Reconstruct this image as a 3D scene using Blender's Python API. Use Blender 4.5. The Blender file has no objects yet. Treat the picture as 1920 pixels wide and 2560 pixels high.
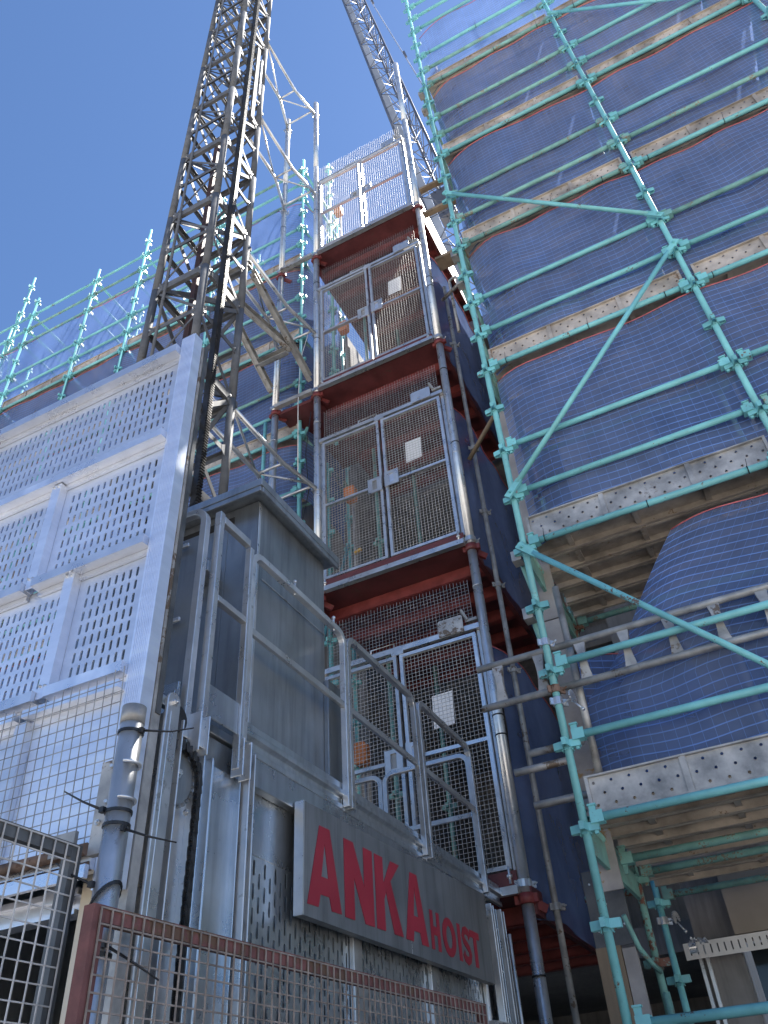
import bpy, math, random
from mathutils import Vector, Matrix, Quaternion

random.seed(11)
R = math.radians
scene = bpy.context.scene
COL = scene.collection

# ------------------------------------------------------------------ camera
cam_d = bpy.data.cameras.new('camera')
cam = bpy.data.objects.new('camera', cam_d)
COL.objects.link(cam)
scene.camera = cam
CAM = Vector((0.0, 0.0, 1.55))
M3 = Matrix(((0.89087, 0.32998, 0.31090), (0.44995, -0.55530, -0.69942), (-0.05815, 0.76303, -0.64350)))
rq = M3.to_quaternion().normalized()
cam.matrix_world = Matrix.Translation(CAM) @ rq.to_matrix().to_4x4()
cam_d.sensor_fit = 'HORIZONTAL'
cam_d.sensor_width = 36.0
cam_d.lens = 37.444
cam_d.clip_start = 0.05
cam_d.clip_end = 3000.0

# ------------------------------------------------------------------ sky, sun, exposure
SUN_EL, SUN_AZ = 57.5, 38.0            # azimuth from +Y towards +X
world = bpy.data.worlds.new('World')
scene.world = world
world.use_nodes = True
wn = world.node_tree.nodes
wn.clear()
wo = wn.new('ShaderNodeOutputWorld')
wb = wn.new('ShaderNodeBackground')
ws = wn.new('ShaderNodeTexSky')
ws.sky_type = 'NISHITA'
ws.sun_disc = False
ws.sun_elevation = R(SUN_EL)
ws.sun_rotation = R(SUN_AZ)
ws.altitude = 400
ws.air_density = 1.0
ws.dust_density = 0.25
ws.ozone_density = 8.0
wb.inputs['Strength'].default_value = 0.080
world.node_tree.links.new(ws.outputs[0], wb.inputs[0])
world.node_tree.links.new(wb.outputs[0], wo.inputs[0])

sd = bpy.data.lights.new('sun', 'SUN')
sd.energy = 5.0
sd.angle = R(0.53)
sd.color = (1.0, 0.95, 0.87)
sun = bpy.data.objects.new('sun', sd)
COL.objects.link(sun)
S = Vector((math.cos(R(SUN_EL)) * math.sin(R(SUN_AZ)), math.cos(R(SUN_EL)) * math.cos(R(SUN_AZ)), math.sin(R(SUN_EL))))
sun.rotation_euler = S.to_track_quat('Z', 'Y').to_euler()
sun.location = S * 60

vs = scene.view_settings
vs.view_transform = 'Standard'
vs.look = 'None'
vs.exposure = 1.45
vs.gamma = 1.0
vs.use_curve_mapping = False
scene.cycles.use_denoising = True
scene.cycles.transparent_max_bounces = 24
scene.cycles.max_bounces = 8
scene.cycles.caustics_reflective = False
scene.cycles.caustics_refractive = False

# ------------------------------------------------------------------ materials
def ramp(nt, fac, stops):
    n = nt.nodes.new('ShaderNodeValToRGB')
    el = n.color_ramp.elements
    el[0].position, el[0].color = stops[0][0], (*stops[0][1], 1)
    el[1].position, el[1].color = stops[-1][0], (*stops[-1][1], 1)
    for p, c in stops[1:-1]:
        e = el.new(p)
        e.color = (*c, 1)
    nt.links.new(fac, n.inputs[0])
    return n

def noise(nt, co, scale, detail=4, rough=0.55, stretch=None):
    if stretch:
        mp = nt.nodes.new('ShaderNodeMapping')
        mp.inputs['Scale'].default_value = stretch
        nt.links.new(co, mp.inputs[0])
        co = mp.outputs[0]
    n = nt.nodes.new('ShaderNodeTexNoise')
    n.inputs['Scale'].default_value = scale
    n.inputs['Detail'].default_value = detail
    n.inputs['Roughness'].default_value = rough
    nt.links.new(co, n.inputs['Vector'])
    return n

def mixc(nt, fac, a, b, mode='MIX'):
    n = nt.nodes.new('ShaderNodeMix')
    n.data_type = 'RGBA'
    n.blend_type = mode
    for sock, v in ((n.inputs[0], fac), (n.inputs[6], a), (n.inputs[7], b)):
        if isinstance(v, tuple):
            sock.default_value = (*v, 1)
        elif isinstance(v, float):
            sock.default_value = v
        else:
            nt.links.new(v, sock)
    return n.outputs[2]

def mat(name, base, rough=0.5, metal=0.0, var=0.12, scale=6.0, wear=None, wear_amt=0.0, wear_scale=30.0,
        bump=0.0, streak=0.0, rvar=0.1, stretch=None, spec=0.5):
    m = bpy.data.materials.new(name)
    m.use_nodes = True
    nt = m.node_tree
    b = nt.nodes['Principled BSDF']
    tc = nt.nodes.new('ShaderNodeTexCoord')
    oi = nt.nodes.new('ShaderNodeObjectInfo')
    ad = nt.nodes.new('ShaderNodeVectorMath')
    ad.operation = 'ADD'
    sc_ = nt.nodes.new('ShaderNodeVectorMath')
    sc_.operation = 'SCALE'
    cx = nt.nodes.new('ShaderNodeCombineXYZ')
    for i in range(3):
        nt.links.new(oi.outputs['Random'], cx.inputs[i])
    nt.links.new(cx.outputs[0], sc_.inputs[0])
    sc_.inputs['Scale'].default_value = 37.0
    nt.links.new(tc.outputs['Object'], ad.inputs[0])
    nt.links.new(sc_.outputs[0], ad.inputs[1])
    co = ad.outputs[0]
    n1 = noise(nt, co, scale, 5, 0.6, stretch)
    lo = tuple(max(0, c * (1 - var * 2)) for c in base)
    hi = tuple(min(1, c * (1 + var * 1.6)) for c in base)
    col = ramp(nt, n1.outputs[0], [(0.3, lo), (0.7, hi)]).outputs[0]
    if streak:
        n3 = noise(nt, co, 5.0, 3, 0.6, (4, 4, 0.35))
        k = ramp(nt, n3.outputs[0], [(0.45, (1, 1, 1)), (0.75, (1 - streak,) * 3)]).outputs[0]
        col = mixc(nt, 1.0, col, k, 'MULTIPLY')
    if wear and wear_amt > 0:
        n2 = noise(nt, co, wear_scale, 6, 0.65)
        n4 = noise(nt, co, wear_scale * 0.12, 3, 0.5)
        mm = nt.nodes.new('ShaderNodeMath')
        mm.operation = 'MULTIPLY'
        nt.links.new(n2.outputs[0], mm.inputs[0])
        nt.links.new(n4.outputs[0], mm.inputs[1])
        t = 0.42 - 0.2 * wear_amt
        k = ramp(nt, mm.outputs[0], [(t, (0, 0, 0)), (t + 0.03, (1, 1, 1))]).outputs[0]
        col = mixc(nt, k, col, wear)
    # a little difference from piece to piece
    rr = nt.nodes.new('ShaderNodeMapRange')
    rr.inputs['To Min'].default_value = 0.86
    rr.inputs['To Max'].default_value = 1.1
    nt.links.new(oi.outputs['Random'], rr.inputs[0])
    hs = nt.nodes.new('ShaderNodeHueSaturation')
    nt.links.new(rr.outputs[0], hs.inputs['Value'])
    nt.links.new(col, hs.inputs['Color'])
    nt.links.new(hs.outputs[0], b.inputs['Base Color'])
    b.inputs['Metallic'].default_value = metal
    b.inputs['Specular IOR Level'].default_value = spec
    mr = nt.nodes.new('ShaderNodeMapRange')
    mr.inputs['From Min'].default_value = 0.3
    mr.inputs['From Max'].default_value = 0.7
    mr.inputs['To Min'].default_value = max(0.05, rough - rvar)
    mr.inputs['To Max'].default_value = min(1.0, rough + rvar)
    nt.links.new(n1.outputs[0], mr.inputs[0])
    nt.links.new(mr.outputs[0], b.inputs['Roughness'])
    if bump:
        nb = noise(nt, co, scale * 8, 4, 0.6)
        bp = nt.nodes.new('ShaderNodeBump')
        bp.inputs['Strength'].default_value = bump
        bp.inputs['Distance'].default_value = 0.004
        nt.links.new(nb.outputs[0], bp.inputs['Height'])
        nt.links.new(bp.outputs[0], b.inputs['Normal'])
    return m

TEAL = mat('teal_paint', (0.20, 0.53, 0.55), 0.45, 0.0, 0.10, 5, (0.16, 0.10, 0.07), 0.25, 55, 0.15)
TEAL_OLD = mat('worn_teal_paint', (0.19, 0.40, 0.37), 0.6, 0.0, 0.18, 7, (0.24, 0.19, 0.14), 0.55, 70, 0.3)
TEAL_RUST = mat('rusty_teal_paint', (0.16, 0.34, 0.31), 0.65, 0.0, 0.2, 7, (0.15, 0.065, 0.045), 0.85, 30, 0.4)
GALV = mat('galvanised_steel', (0.66, 0.67, 0.68), 0.33, 0.75, 0.07, 9, (0.48, 0.48, 0.47), 0.2, 30, 0.03)
GALV_DK = mat('weathered_galvanised_steel', (0.38, 0.375, 0.365), 0.5, 0.4, 0.2, 8, (0.16, 0.12, 0.09), 0.5, 20, 0.2)
CAGE = mat('zinc_sheet', (0.58, 0.62, 0.66), 0.30, 0.82, 0.08, 3.5, None, 0, 30, 0.03, 0.25, 0.08)
CABIN = mat('grey_sheet_steel', (0.36, 0.39, 0.42), 0.36, 0.7, 0.10, 2.5, None, 0, 30, 0.03, 0.3, 0.08)
MAST = mat('dark_mast_steel', (0.125, 0.13, 0.14), 0.6, 0.1, 0.14, 7, (0.08, 0.07, 0.065), 0.3, 30, 0.12, spec=0.2)
MAST_RED = mat('rusty_mast_guide', (0.07, 0.038, 0.034), 0.6, 0.2, 0.2, 7)
RACK = mat('greasy_rack_steel', (0.06, 0.06, 0.062), 0.4, 0.6, 0.25, 20)
ALU = mat('brushed_aluminium', (0.74, 0.79, 0.90), 0.40, 0.75, 0.04, 3.0, None, 0, 30, 0.02, 0.0, 0.06, (1, 1, 6))
ALU_RAIL = mat('aluminium_rail', (0.74, 0.77, 0.84), 0.33, 0.8, 0.06, 6.0, None, 0, 30, 0.02)
RED = mat('red_oxide_paint', (0.125, 0.034, 0.036), 0.55, 0.0, 0.2, 5, (0.10, 0.05, 0.04), 0.4, 20, 0.15)
RED_BR = mat('bright_red_paint', (0.19, 0.038, 0.036), 0.5, 0.0, 0.15, 8, (0.15, 0.06, 0.045), 0.3, 24, 0.1)
SIGN = mat('dull_sign_sheet', (0.22, 0.235, 0.25), 0.45, 0.3, 0.10, 3.0, None, 0, 30, 0.03, 0.35, 0.1)
SIGNRED = mat('sign_red_vinyl', (0.33, 0.028, 0.048), 0.5, 0.0, 0.06, 5)
RUST = mat('rusty_red_fence_paint', (0.17, 0.07, 0.065), 0.7, 0.1, 0.25, 9, (0.13, 0.075, 0.05), 0.7, 20, 0.3)
RUST_WIRE = mat('rusty_fence_wire', (0.30, 0.25, 0.22), 0.6, 0.3, 0.25, 12)
WIRE = mat('galvanised_wire', (0.50, 0.49, 0.48), 0.6, 0.1, 0.15, 10)
WIRE_DK = mat('dull_fence_wire', (0.34, 0.34, 0.34), 0.5, 0.4, 0.2, 10)
FRAME_DK = mat('dark_fence_frame', (0.10, 0.105, 0.11), 0.5, 0.3, 0.2, 8)
PLANK = mat('steel_plank', (0.44, 0.39, 0.34), 0.6, 0.2, 0.25, 4, (0.27, 0.19, 0.13), 0.30, 40, 0.2)
PLANK_NEW = mat('clean_steel_plank', (0.42, 0.41, 0.395), 0.5, 0.35, 0.25, 5, (0.30, 0.28, 0.26), 0.25, 45, 0.1)
TIMBER = mat('weathered_timber', (0.25, 0.19, 0.13), 0.8, 0.0, 0.3, 4, None, 0, 30, 0.3, 0, 0.05, (1, 1, 0.1))
PLY = mat('grey_plywood', (0.33, 0.31, 0.30), 0.75, 0.0, 0.15, 4, (0.30, 0.20, 0.10), 0.3, 8)
CONC = mat('concrete', (0.30, 0.29, 0.27), 0.85, 0.0, 0.15, 1.5, None, 0, 30, 0.3, 0.25)
CONC_DK = mat('raw_dark_concrete', (0.25, 0.24, 0.235), 0.9, 0.0, 0.2, 1.2, None, 0, 30, 0.3, 0.3)
BEIGE = mat('beige_render', (0.31, 0.27, 0.225), 0.85, 0.0, 0.1, 2.0)
CREAM = mat('cream_column_paint', (0.60, 0.53, 0.42), 0.6, 0.1, 0.08, 3.0)
GROUND = mat('pale_concrete_ground', (0.51, 0.465, 0.405), 0.9, 0.0, 0.12, 0.8, None, 0, 30, 0.2)
BLACK = mat('black_nylon', (0.012, 0.012, 0.014), 0.45, 0.0, 0.2, 10)
DARK = mat('dark_void_lining', (0.03, 0.03, 0.032), 0.9, 0.0, 0.2, 2)
GLASS_DK = mat('dark_glazing', (0.02, 0.025, 0.03), 0.12, 0.0, 0.1, 2)
ORANGE = mat('orange_plastic', (0.62, 0.20, 0.055), 0.5, 0.0, 0.06, 6)
YELLOW = mat('yellow_tape', (0.65, 0.38, 0.05), 0.5, 0.0, 0.06, 6)
PAPER = mat('white_paper', (0.85, 0.85, 0.86), 0.7, 0.0, 0.02, 4)
CORD = mat('red_edge_cord', (0.66, 0.16, 0.17), 0.7, 0.0, 0.1, 10)
CRANE = mat('crane_grey_paint', (0.09, 0.10, 0.13), 0.5, 0.2, 0.15, 0.6)
CRANE_SHEET = mat('crane_walkway_mesh', (0.30, 0.33, 0.38), 0.6, 0.2, 0.1, 0.8)
WHITEP = mat('white_coated_strip', (0.72, 0.70, 0.68), 0.5, 0.2, 0.06, 6)
RUSTPIPE = mat('rusty_pipe', (0.20, 0.13, 0.095), 0.7, 0.2, 0.3, 9, (0.10, 0.05, 0.03), 0.5, 20, 0.3)

def net_mat(name, col, alpha, trans):
    m = bpy.data.materials.new(name)
    m.use_nodes = True
    nt = m.node_tree
    nt.nodes.clear()
    out = nt.nodes.new('ShaderNodeOutputMaterial')
    tc = nt.nodes.new('ShaderNodeTexCoord')
    n = noise(nt, tc.outputs['Object'], 1.7, 4, 0.6)
    c = ramp(nt, n.outputs[0], [(0.3, tuple(x * 0.8 for x in col)), (0.7, tuple(min(1, x * 1.2) for x in col))])
    d = nt.nodes.new('ShaderNodeBsdfDiffuse')
    t = nt.nodes.new('ShaderNodeBsdfTranslucent')
    nt.links.new(c.outputs[0], d.inputs[0])
    nt.links.new(c.outputs[0], t.inputs[0])
    mx = nt.nodes.new('ShaderNodeMixShader')
    mx.inputs[0].default_value = trans
    nt.links.new(d.outputs[0], mx.inputs[1])
    nt.links.new(t.outputs[0], mx.inputs[2])
    tr = nt.nodes.new('ShaderNodeBsdfTransparent')
    m2 = nt.nodes.new('ShaderNodeMixShader')
    # fine weave: slightly varying cover
    n2 = noise(nt, tc.outputs['Object'], 3.0, 3, 0.6)
    mr = nt.nodes.new('ShaderNodeMapRange')
    mr.inputs['From Min'].default_value = 0.3
    mr.inputs['From Max'].default_value = 0.7
    mr.inputs['To Min'].default_value = max(0, alpha - 0.06)
    mr.inputs['To Max'].default_value = min(1, alpha + 0.06)
    nt.links.new(n2.outputs[0], mr.inputs[0])
    nt.links.new(mr.outputs[0], m2.inputs[0])
    nt.links.new(tr.outputs[0], m2.inputs[1])
    nt.links.new(mx.outputs[0], m2.inputs[2])
    nt.links.new(m2.outputs[0], out.inputs[0])
    return m

NET = net_mat('blue_net_weave', (0.17, 0.25, 0.48), 0.58, 0.3)
NETL = net_mat('blue_net_strand', (0.17, 0.30, 0.66), 0.92, 0.15)

# ------------------------------------------------------------------ mesh helpers
class MB:
    def __init__(s):
        s.v, s.f, s.sm = [], [], []

    def quad(s, a, b, c, d, sm=False):
        i = len(s.v)
        s.v += [tuple(a), tuple(b), tuple(c), tuple(d)]
        s.f.append((i, i + 1, i + 2, i + 3))
        s.sm.append(sm)

    def hexa(s, p):                                  # 8 points: bottom ring, top ring
        i = len(s.v)
        s.v += [tuple(q) for q in p]
        for f in ((0, 3, 2, 1), (4, 5, 6, 7), (0, 1, 5, 4), (1, 2, 6, 5), (2, 3, 7, 6), (3, 0, 4, 7)):
            s.f.append(tuple(i + k for k in f))
            s.sm.append(False)

    def box(s, x0, x1, y0, y1, z0, z1):
        s.hexa([(x0, y0, z0), (x1, y0, z0), (x1, y1, z0), (x0, y1, z0), (x0, y0, z1), (x1, y0, z1), (x1, y1, z1), (x0, y1, z1)])

    def bar(s, a, b, w, h, up=(0, 0, 1)):            # rectangular bar from a to b
        a, b = Vector(a), Vector(b)
        d = (b - a).normalized()
        up = Vector(up)
        if abs(d.dot(up)) > 0.98:
            up = Vector((0, 1, 0))
        x = d.cross(up).normalized() * (w / 2)
        y = x.cross(d).normalized() * (h / 2)
        s.hexa([a - x - y, a + x - y, a + x + y, a - x + y, b - x - y, b + x - y, b + x + y, b - x + y])

    def tube(s, pts, r, n=10, caps=True, square=False, r2=None):
        pts = [Vector(p) for p in pts]
        rings = []
        prev = None
        for k, p in enumerate(pts):
            if k == 0:
                d = pts[1] - pts[0]
            elif k == len(pts) - 1:
                d = pts[-1] - pts[-2]
            else:
                d = (pts[k + 1] - p).normalized() + (p - pts[k - 1]).normalized()
            d.normalize()
            if prev is None:
                up = Vector((0, 0, 1)) if abs(d.z) < 0.95 else Vector((0, 1, 0))
                x = d.cross(up).normalized()
            else:
                x = (prev - d * prev.dot(d)).normalized()
            prev = x
            y = d.cross(x)
            rad = r if r2 is None else r + (r2 - r) * k / (len(pts) - 1)
            if square:
                cs = [(-1, -1), (1, -1), (1, 1), (-1, 1)]
            else:
                cs = [(math.cos(2 * math.pi * j / n), math.sin(2 * math.pi * j / n)) for j in range(n)]
            i = len(s.v)
            s.v += [tuple(p + x * (c * rad) + y * (q * rad)) for c, q in cs]
            rings.append((i, len(cs)))
        for (i, m), (j, _) in zip(rings, rings[1:]):
            for k in range(m):
                s.f.append((i + k, i + (k + 1) % m, j + (k + 1) % m, j + k))
                s.sm.append(not square)
        if caps:
            i, m = rings[0]
            s.f.append(tuple(i + k for k in reversed(range(m))))
            j, m = rings[-1]
            s.f.append(tuple(j + k for k in range(m)))
            s.sm += [False, False]

    def prism(s, poly, origin, ux, uy, t):           # 2-D polygon extruded by vector t
        o, ux, uy, t = Vector(origin), Vector(ux), Vector(uy), Vector(t)
        a = [o + ux * p[0] + uy * p[1] for p in poly]
        i = len(s.v)
        n = len(a)
        s.v += [tuple(p) for p in a] + [tuple(p + t) for p in a]
        s.f.append(tuple(i + k for k in reversed(range(n))))
        s.f.append(tuple(i + n + k for k in range(n)))
        s.sm += [False, False]
        for k in range(n):
            s.f.append((i + k, i + (k + 1) % n, i + n + (k + 1) % n, i + n + k))
            s.sm.append(False)

    def holed_cell(s, o, ux, uy, un, w, h, hole, t):
        """rectangle w x h with one hole (12 points in four corner groups of 3), hole walls of depth t"""
        c = [(0, 0), (w, 0), (w, h), (0, h)]
        P = lambda q, dz=0.0: tuple(o + ux * q[0] + uy * q[1] + un * dz)
        i = len(s.v)
        s.v += [P(q) for q in c] + [P(q) for q in hole] + [P(q, -t) for q in hole]
        for k in range(4):
            g = i + 4 + 3 * k
            s.f += [(i + k, g + 1, g), (i + k, g + 2, g + 1)]
            nk = (k + 1) % 4
            s.f.append((i + k, i + nk, i + 4 + 3 * nk, g + 2))
            s.sm += [False] * 3
        for k in range(12):
            a, b = i + 4 + k, i + 4 + (k + 1) % 12
            s.f.append((a, b, b + 12, a + 12))
            s.sm.append(False)

    def mesh(s, name):
        m = bpy.data.meshes.new(name)
        m.from_pydata(s.v, [], s.f)
        m.polygons.foreach_set('use_smooth', s.sm)
        m.update()
        return m

WM = {}

def tag(o, label=None, cat=None, group=None, kind=None):
    if label:
        o['label'] = label
    if cat:
        o['category'] = cat
    if group:
        o['group'] = group
    if kind:
        o['kind'] = kind
    return o

def place(o, m, parent=None):
    WM[o.name] = m
    if parent is not None:
        o.parent = parent
        o.matrix_basis = WM[parent.name].inverted() @ m
    else:
        o.matrix_basis = m

def thing(name, label, cat, loc, group=None):
    o = bpy.data.objects.new(name, None)
    o.empty_display_size = 0.1
    COL.objects.link(o)
    place(o, Matrix.Translation(Vector(loc)))
    return tag(o, label, cat, group)

def inst(name, me, material, m, parent=None):
    if not me.materials:
        me.materials.append(material)
    o = bpy.data.objects.new(name, me)
    COL.objects.link(o)
    place(o, m, parent)
    return o

def obj(name, mb, material, parent=None, kind=None):
    """mesh given in world coordinates; the origin goes to its lowest corner"""
    xs = [v[0] for v in mb.v]; ys = [v[1] for v in mb.v]; zs = [v[2] for v in mb.v]
    c = Vector(((min(xs) + max(xs)) / 2, (min(ys) + max(ys)) / 2, min(zs)))
    mb.v = [(v[0] - c.x, v[1] - c.y, v[2] - c.z) for v in mb.v]
    o = inst(name, mb.mesh(name), material, Matrix.Translation(c), parent)
    if kind:
        o['kind'] = kind
    return o

def T(x, y, z):
    return Matrix.Translation(Vector((x, y, z)))

def along(a, b):
    """matrix that puts local +Z on the line a-b"""
    a, b = Vector(a), Vector(b)
    return Matrix.Translation(a) @ (b - a).to_track_quat('Z', 'Y').to_matrix().to_4x4()

CACHE = {}

def cached(key, fn):
    if key not in CACHE:
        CACHE[key] = fn()
    return CACHE[key]

def tube_mesh(r, L, n=12):
    def f():
        b = MB()
        b.tube([(0, 0, 0), (0, 0, L)], r, n)
        return b.mesh('tube')
    return f()

def tube_part(name, a, b, r, material, parent, n=12):
    L = round((Vector(b) - Vector(a)).length, 4)
    me = cached(('tube', r, L, n, material.name), lambda: tube_mesh(r, L, n))
    return inst(name, me, material, along(a, b), parent)

def bar_part(name, a, b, w, h, material, parent, up=(0, 0, 1)):
    m = MB()
    m.bar(a, b, w, h, up)
    return obj(name, m, material, parent)

def box_part(name, dims, material, parent):
    m = MB()
    m.box(*dims)
    return obj(name, m, material, parent)

def arc(c, r, a0, a1, n, ux, uy):
    c, ux, uy = Vector(c), Vector(ux), Vector(uy)
    return [c + ux * (r * math.cos(R(a0 + (a1 - a0) * k / n))) + uy * (r * math.sin(R(a0 + (a1 - a0) * k / n))) for k in range(n + 1)]

def wire_grid(mb, o, ux, uy, w, h, sx, sy, r, over_top=0.0, un=None, over_bot=0.0):
    """woven wires over a w x h field; every wire is a thin square prism"""
    o, ux, uy = Vector(o), Vector(ux).normalized(), Vector(uy).normalized()
    un = ux.cross(uy) if un is None else un
    nx, ny = int(round(w / sx)), int(round(h / sy))
    for k in range(nx + 1):
        p = o + ux * (w * k / nx)
        j = over_top * (1 + random.uniform(-0.25, 0.25))
        mb.bar(p + un * r * 0.7 - uy * over_bot, p + un * r * 0.7 + uy * (h + j), 2 * r, 2 * r, un)
    for k in range(ny + 1):
        p = o + uy * (h * k / ny)
        mb.bar(p - un * r * 0.7, p - un * r * 0.7 + ux * w, 2 * r, 2 * r, un)

def slot_hole(w, h, sw, sh, k=None):
    """12-point slot centred in a w x h cell, grouped by corner, counter-clockwise from lower left"""
    cx, cy, r = w / 2, h / 2, sw / 2
    hy = sh / 2 - r
    pts = []
    for base, sy in ((180, -1), (270, -1), (0, 1), (90, 1)):
        for q in (0, 45, 90) if base in (180, 0) else (0, 45, 90):
            a = R(base + q)
            pts.append((cx + r * math.cos(a), cy + sy * hy + r * math.sin(a)))
    return pts

def perf_sheet(mb, o, ux, uy, un, w, h, cols, rows, sw, sh, mx, my, stagger=False, t=0.003):
    """flat sheet w x h with a field of slots leaving margins mx, my"""
    o, ux, uy, un = Vector(o), Vector(ux), Vector(uy), Vector(un)
    cw, ch = (w - 2 * mx) / cols, (h - 2 * my) / rows
    hole = slot_hole(cw, ch, sw, sh)
    for i in range(cols):
        off = ch * 0.5 if (stagger and i % 2) else 0.0
        for j in range(rows):
            if off and j == rows - 1:
                continue
            mb.holed_cell(o + ux * (mx + i * cw) + uy * (my + off + j * ch), ux, uy, un, cw, ch, hole, t)
        if off:
            x0, x1 = mx + i * cw, mx + (i + 1) * cw
            for y0, y1 in ((my, my + off), (h - my - ch + off, h - my)):
                mb.quad(o + ux * x0 + uy * y0, o + ux * x1 + uy * y0, o + ux * x1 + uy * y1, o + ux * x0 + uy * y1)
    for x0, x1, y0, y1 in ((0, w, 0, my), (0, w, h - my, h), (0, mx, my, h - my), (w - mx, w, my, h - my)):
        mb.quad(o + ux * x0 + uy * y0, o + ux * x1 + uy * y0, o + ux * x1 + uy * y1, o + ux * x0 + uy * y1)

def bolt_mesh():
    b = MB()
    b.prism([(0.5 * math.cos(R(60 * k)), 0.5 * math.sin(R(60 * k))) for k in range(6)], (0, 0, 0), (1, 0, 0), (0, 1, 0), (0, 0, 0.5))
    b.tube([(0, 0, 0.45), (0, 0, 0.8)], 0.26, 8)
    return b.mesh('bolt')

def bolt(p, n, size, parent, material=None):
    me = cached(('bolt', (material or GALV).name), bolt_mesh)
    q = Vector(n).to_track_quat('Z', 'Y').to_matrix().to_4x4()
    return inst('bolt', me, material or GALV, Matrix.Translation(Vector(p)) @ q @ Matrix.Scale(size, 4), parent)

UX, UY, UZ = Vector((1, 0, 0)), Vector((0, 1, 0)), Vector((0, 0, 1))

# ================================================================== SETTING
g = MB()
g.quad((-400, -400, 0), (400, -400, 0), (400, 400, 0), (-400, 400, 0))
tag(obj('ground', g, GROUND), kind='structure')

ROOF = 12.55
LZ = [3.23, 6.34, 9.45, 12.56]          # landing floors
Y_T = 5.90                              # plane of the landing tubes
SX, SY = -0.979, 4.654                  # corner standard of the near scaffold
BAY = 1.814
def ZI(i): return 3.02 + 0.495 * i

# ---- near building (behind the near scaffold)
bld = thing('apartment_building', 'raw concrete building behind the near scaffold and its blue nets', 'building', (5.0, 7.150, 0))
box_part('wall', (-0.55, 13.0, 7.100, 7.400, 3.45, ROOF), CONC_DK, bld)
box_part('wall', (-0.85, -0.55, 7.100, 20.0, 0, ROOF), CONC_DK, bld)
box_part('roof', (-0.9, 13.0, 7.050, 20.0, ROOF, ROOF + 0.25), CONC, bld)
box_part('lintel', (-0.55, 13.0, 6.950, 7.300, 2.80, 3.45), BEIGE, bld)
for k, z in enumerate(LZ[:3]):
    box_part('slab_edge', (-0.55, 13.0, 7.000, 7.099, z - 0.02, z + 0.2), CONC, bld)
for z in (4.2, 7.3, 10.4):
    for x in (0.2, 3.0, 5.8):
        w = box_part('window', (x, x + 1.9, 7.070, 7.099, z, z + 1.5), GLASS_DK, bld)
        fr = MB()
        fr.box(x - 0.05, x, 7.040, 7.098, z - 0.05, z + 1.55); fr.box(x + 1.9, x + 1.95, 7.040, 7.098, z - 0.05, z + 1.55)
        fr.box(x, x + 1.9, 7.040, 7.098, z + 1.5, z + 1.55); fr.box(x, x + 1.9, 7.040, 7.098, z - 0.05, z)
        fr.box(x + 0.93, x + 0.97, 7.040, 7.069, z, z + 1.5)
        obj('window_frame', fr, GALV_DK, w)
# ground floor opening with studs
box_part('glazing', (-0.5, 6.0, 7.270, 7.290, 0.1, 2.78), GLASS_DK, bld)
for x in (-0.86, -0.3, 0.75, 1.75, 2.75):
    m = MB()
    m.box(x, x + 0.025, 7.050, 7.150, 0.0, 2.78); m.box(x + 0.05, x + 0.075, 7.050, 7.150, 0.0, 2.78); m.box(x, x + 0.075, 7.140, 7.160, 0.0, 2.78)
    obj('stud', m, GALV, bld)
m = MB()
perf_sheet(m, (-0.93, 6.935, 2.68), UX, UZ, -UY, 4.2, 0.11, 84, 1, 0.010, 0.06, 0.02, 0.012)
obj('slotted_strip', m, WHITEP, bld)
box_part('floor_slab', (-0.85, 13, 7.100, 20, 0.0, 0.12), CONC, bld)

# ---- far building (behind the far scaffold and the hoist landings)
fb = thing('apartment_building', 'concrete building behind the far scaffold left of the hoist tower', 'building', (-10, 8.0, 0))
box_part('wall', (-22.0, -4.05, 7.75, 8.05, 0, ROOF), CONC_DK, fb)
box_part('wall', (-4.05, -3.85, 7.75, 16.0, 0, ROOF), CONC_DK, fb)
box_part('back_wall', (-3.85, -0.9, 11.0, 11.2, 0, ROOF), CONC_DK, fb)
for z in LZ:
    box_part('floor_slab', (-3.85, -0.86, 8.25, 11.0, z - 0.26, z - 0.02), CONC_DK, fb)
box_part('roof', (-22.0, -3.86, 7.7, 20.0, ROOF, ROOF + 0.25), CONC, fb)
for z in (4.3, 7.4, 10.4):
    for x in (-13.2, -10.4, -7.6):
        w = box_part('window', (x, x + 1.7, 7.73, 7.749, z, z + 1.5), GLASS_DK, fb)
        fr = MB()
        fr.box(x - 0.05, x, 7.70, 7.748, z, z + 1.5); fr.box(x + 1.7, x + 1.75, 7.70, 7.748, z, z + 1.5)
        fr.box(x - 0.05, x + 1.75, 7.70, 7.748, z + 1.5, z + 1.55)
        obj('window_frame', fr, GALV_DK, w)

# ================================================================== SCAFFOLD PIECES
def vpress_mesh():
    b = MB()
    for dx, dy in ((1, 0), (-1, 0), (0, 1), (0, -1)):
        a = Vector((dx, dy, 0)); t = Vector((-dy, dx, 0))
        p0, p1 = a * 0.022, a * 0.078
        # bent plate pair forming the V
        for sgn in (1, -1):
            q0, q1 = p0 + t * 0.021 * sgn, p1 + t * 0.011 * sgn
            b.bar(q0, q1, 0.007, 0.046)
        b.bar(p1 - t * 0.014, p1 + t * 0.014, 0.008, 0.046)
        b.bar(a * 0.022 + Vector((0, 0, -0.02)), a * 0.034 + Vector((0, 0, -0.038)), 0.03, 0.006)
    return b.mesh('v_pressing')

def standard_mesh(L):
    b = MB()
    b.tube([(0, 0, 0), (0, 0, L)], 0.0242, 14)
    z = 1.9
    while z < L:                                    # sleeve joints
        b.tube([(0, 0, z - 0.035), (0, 0, z + 0.035)], 0.0262, 14)
        z += 3.0
    return b.mesh('standard')

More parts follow.
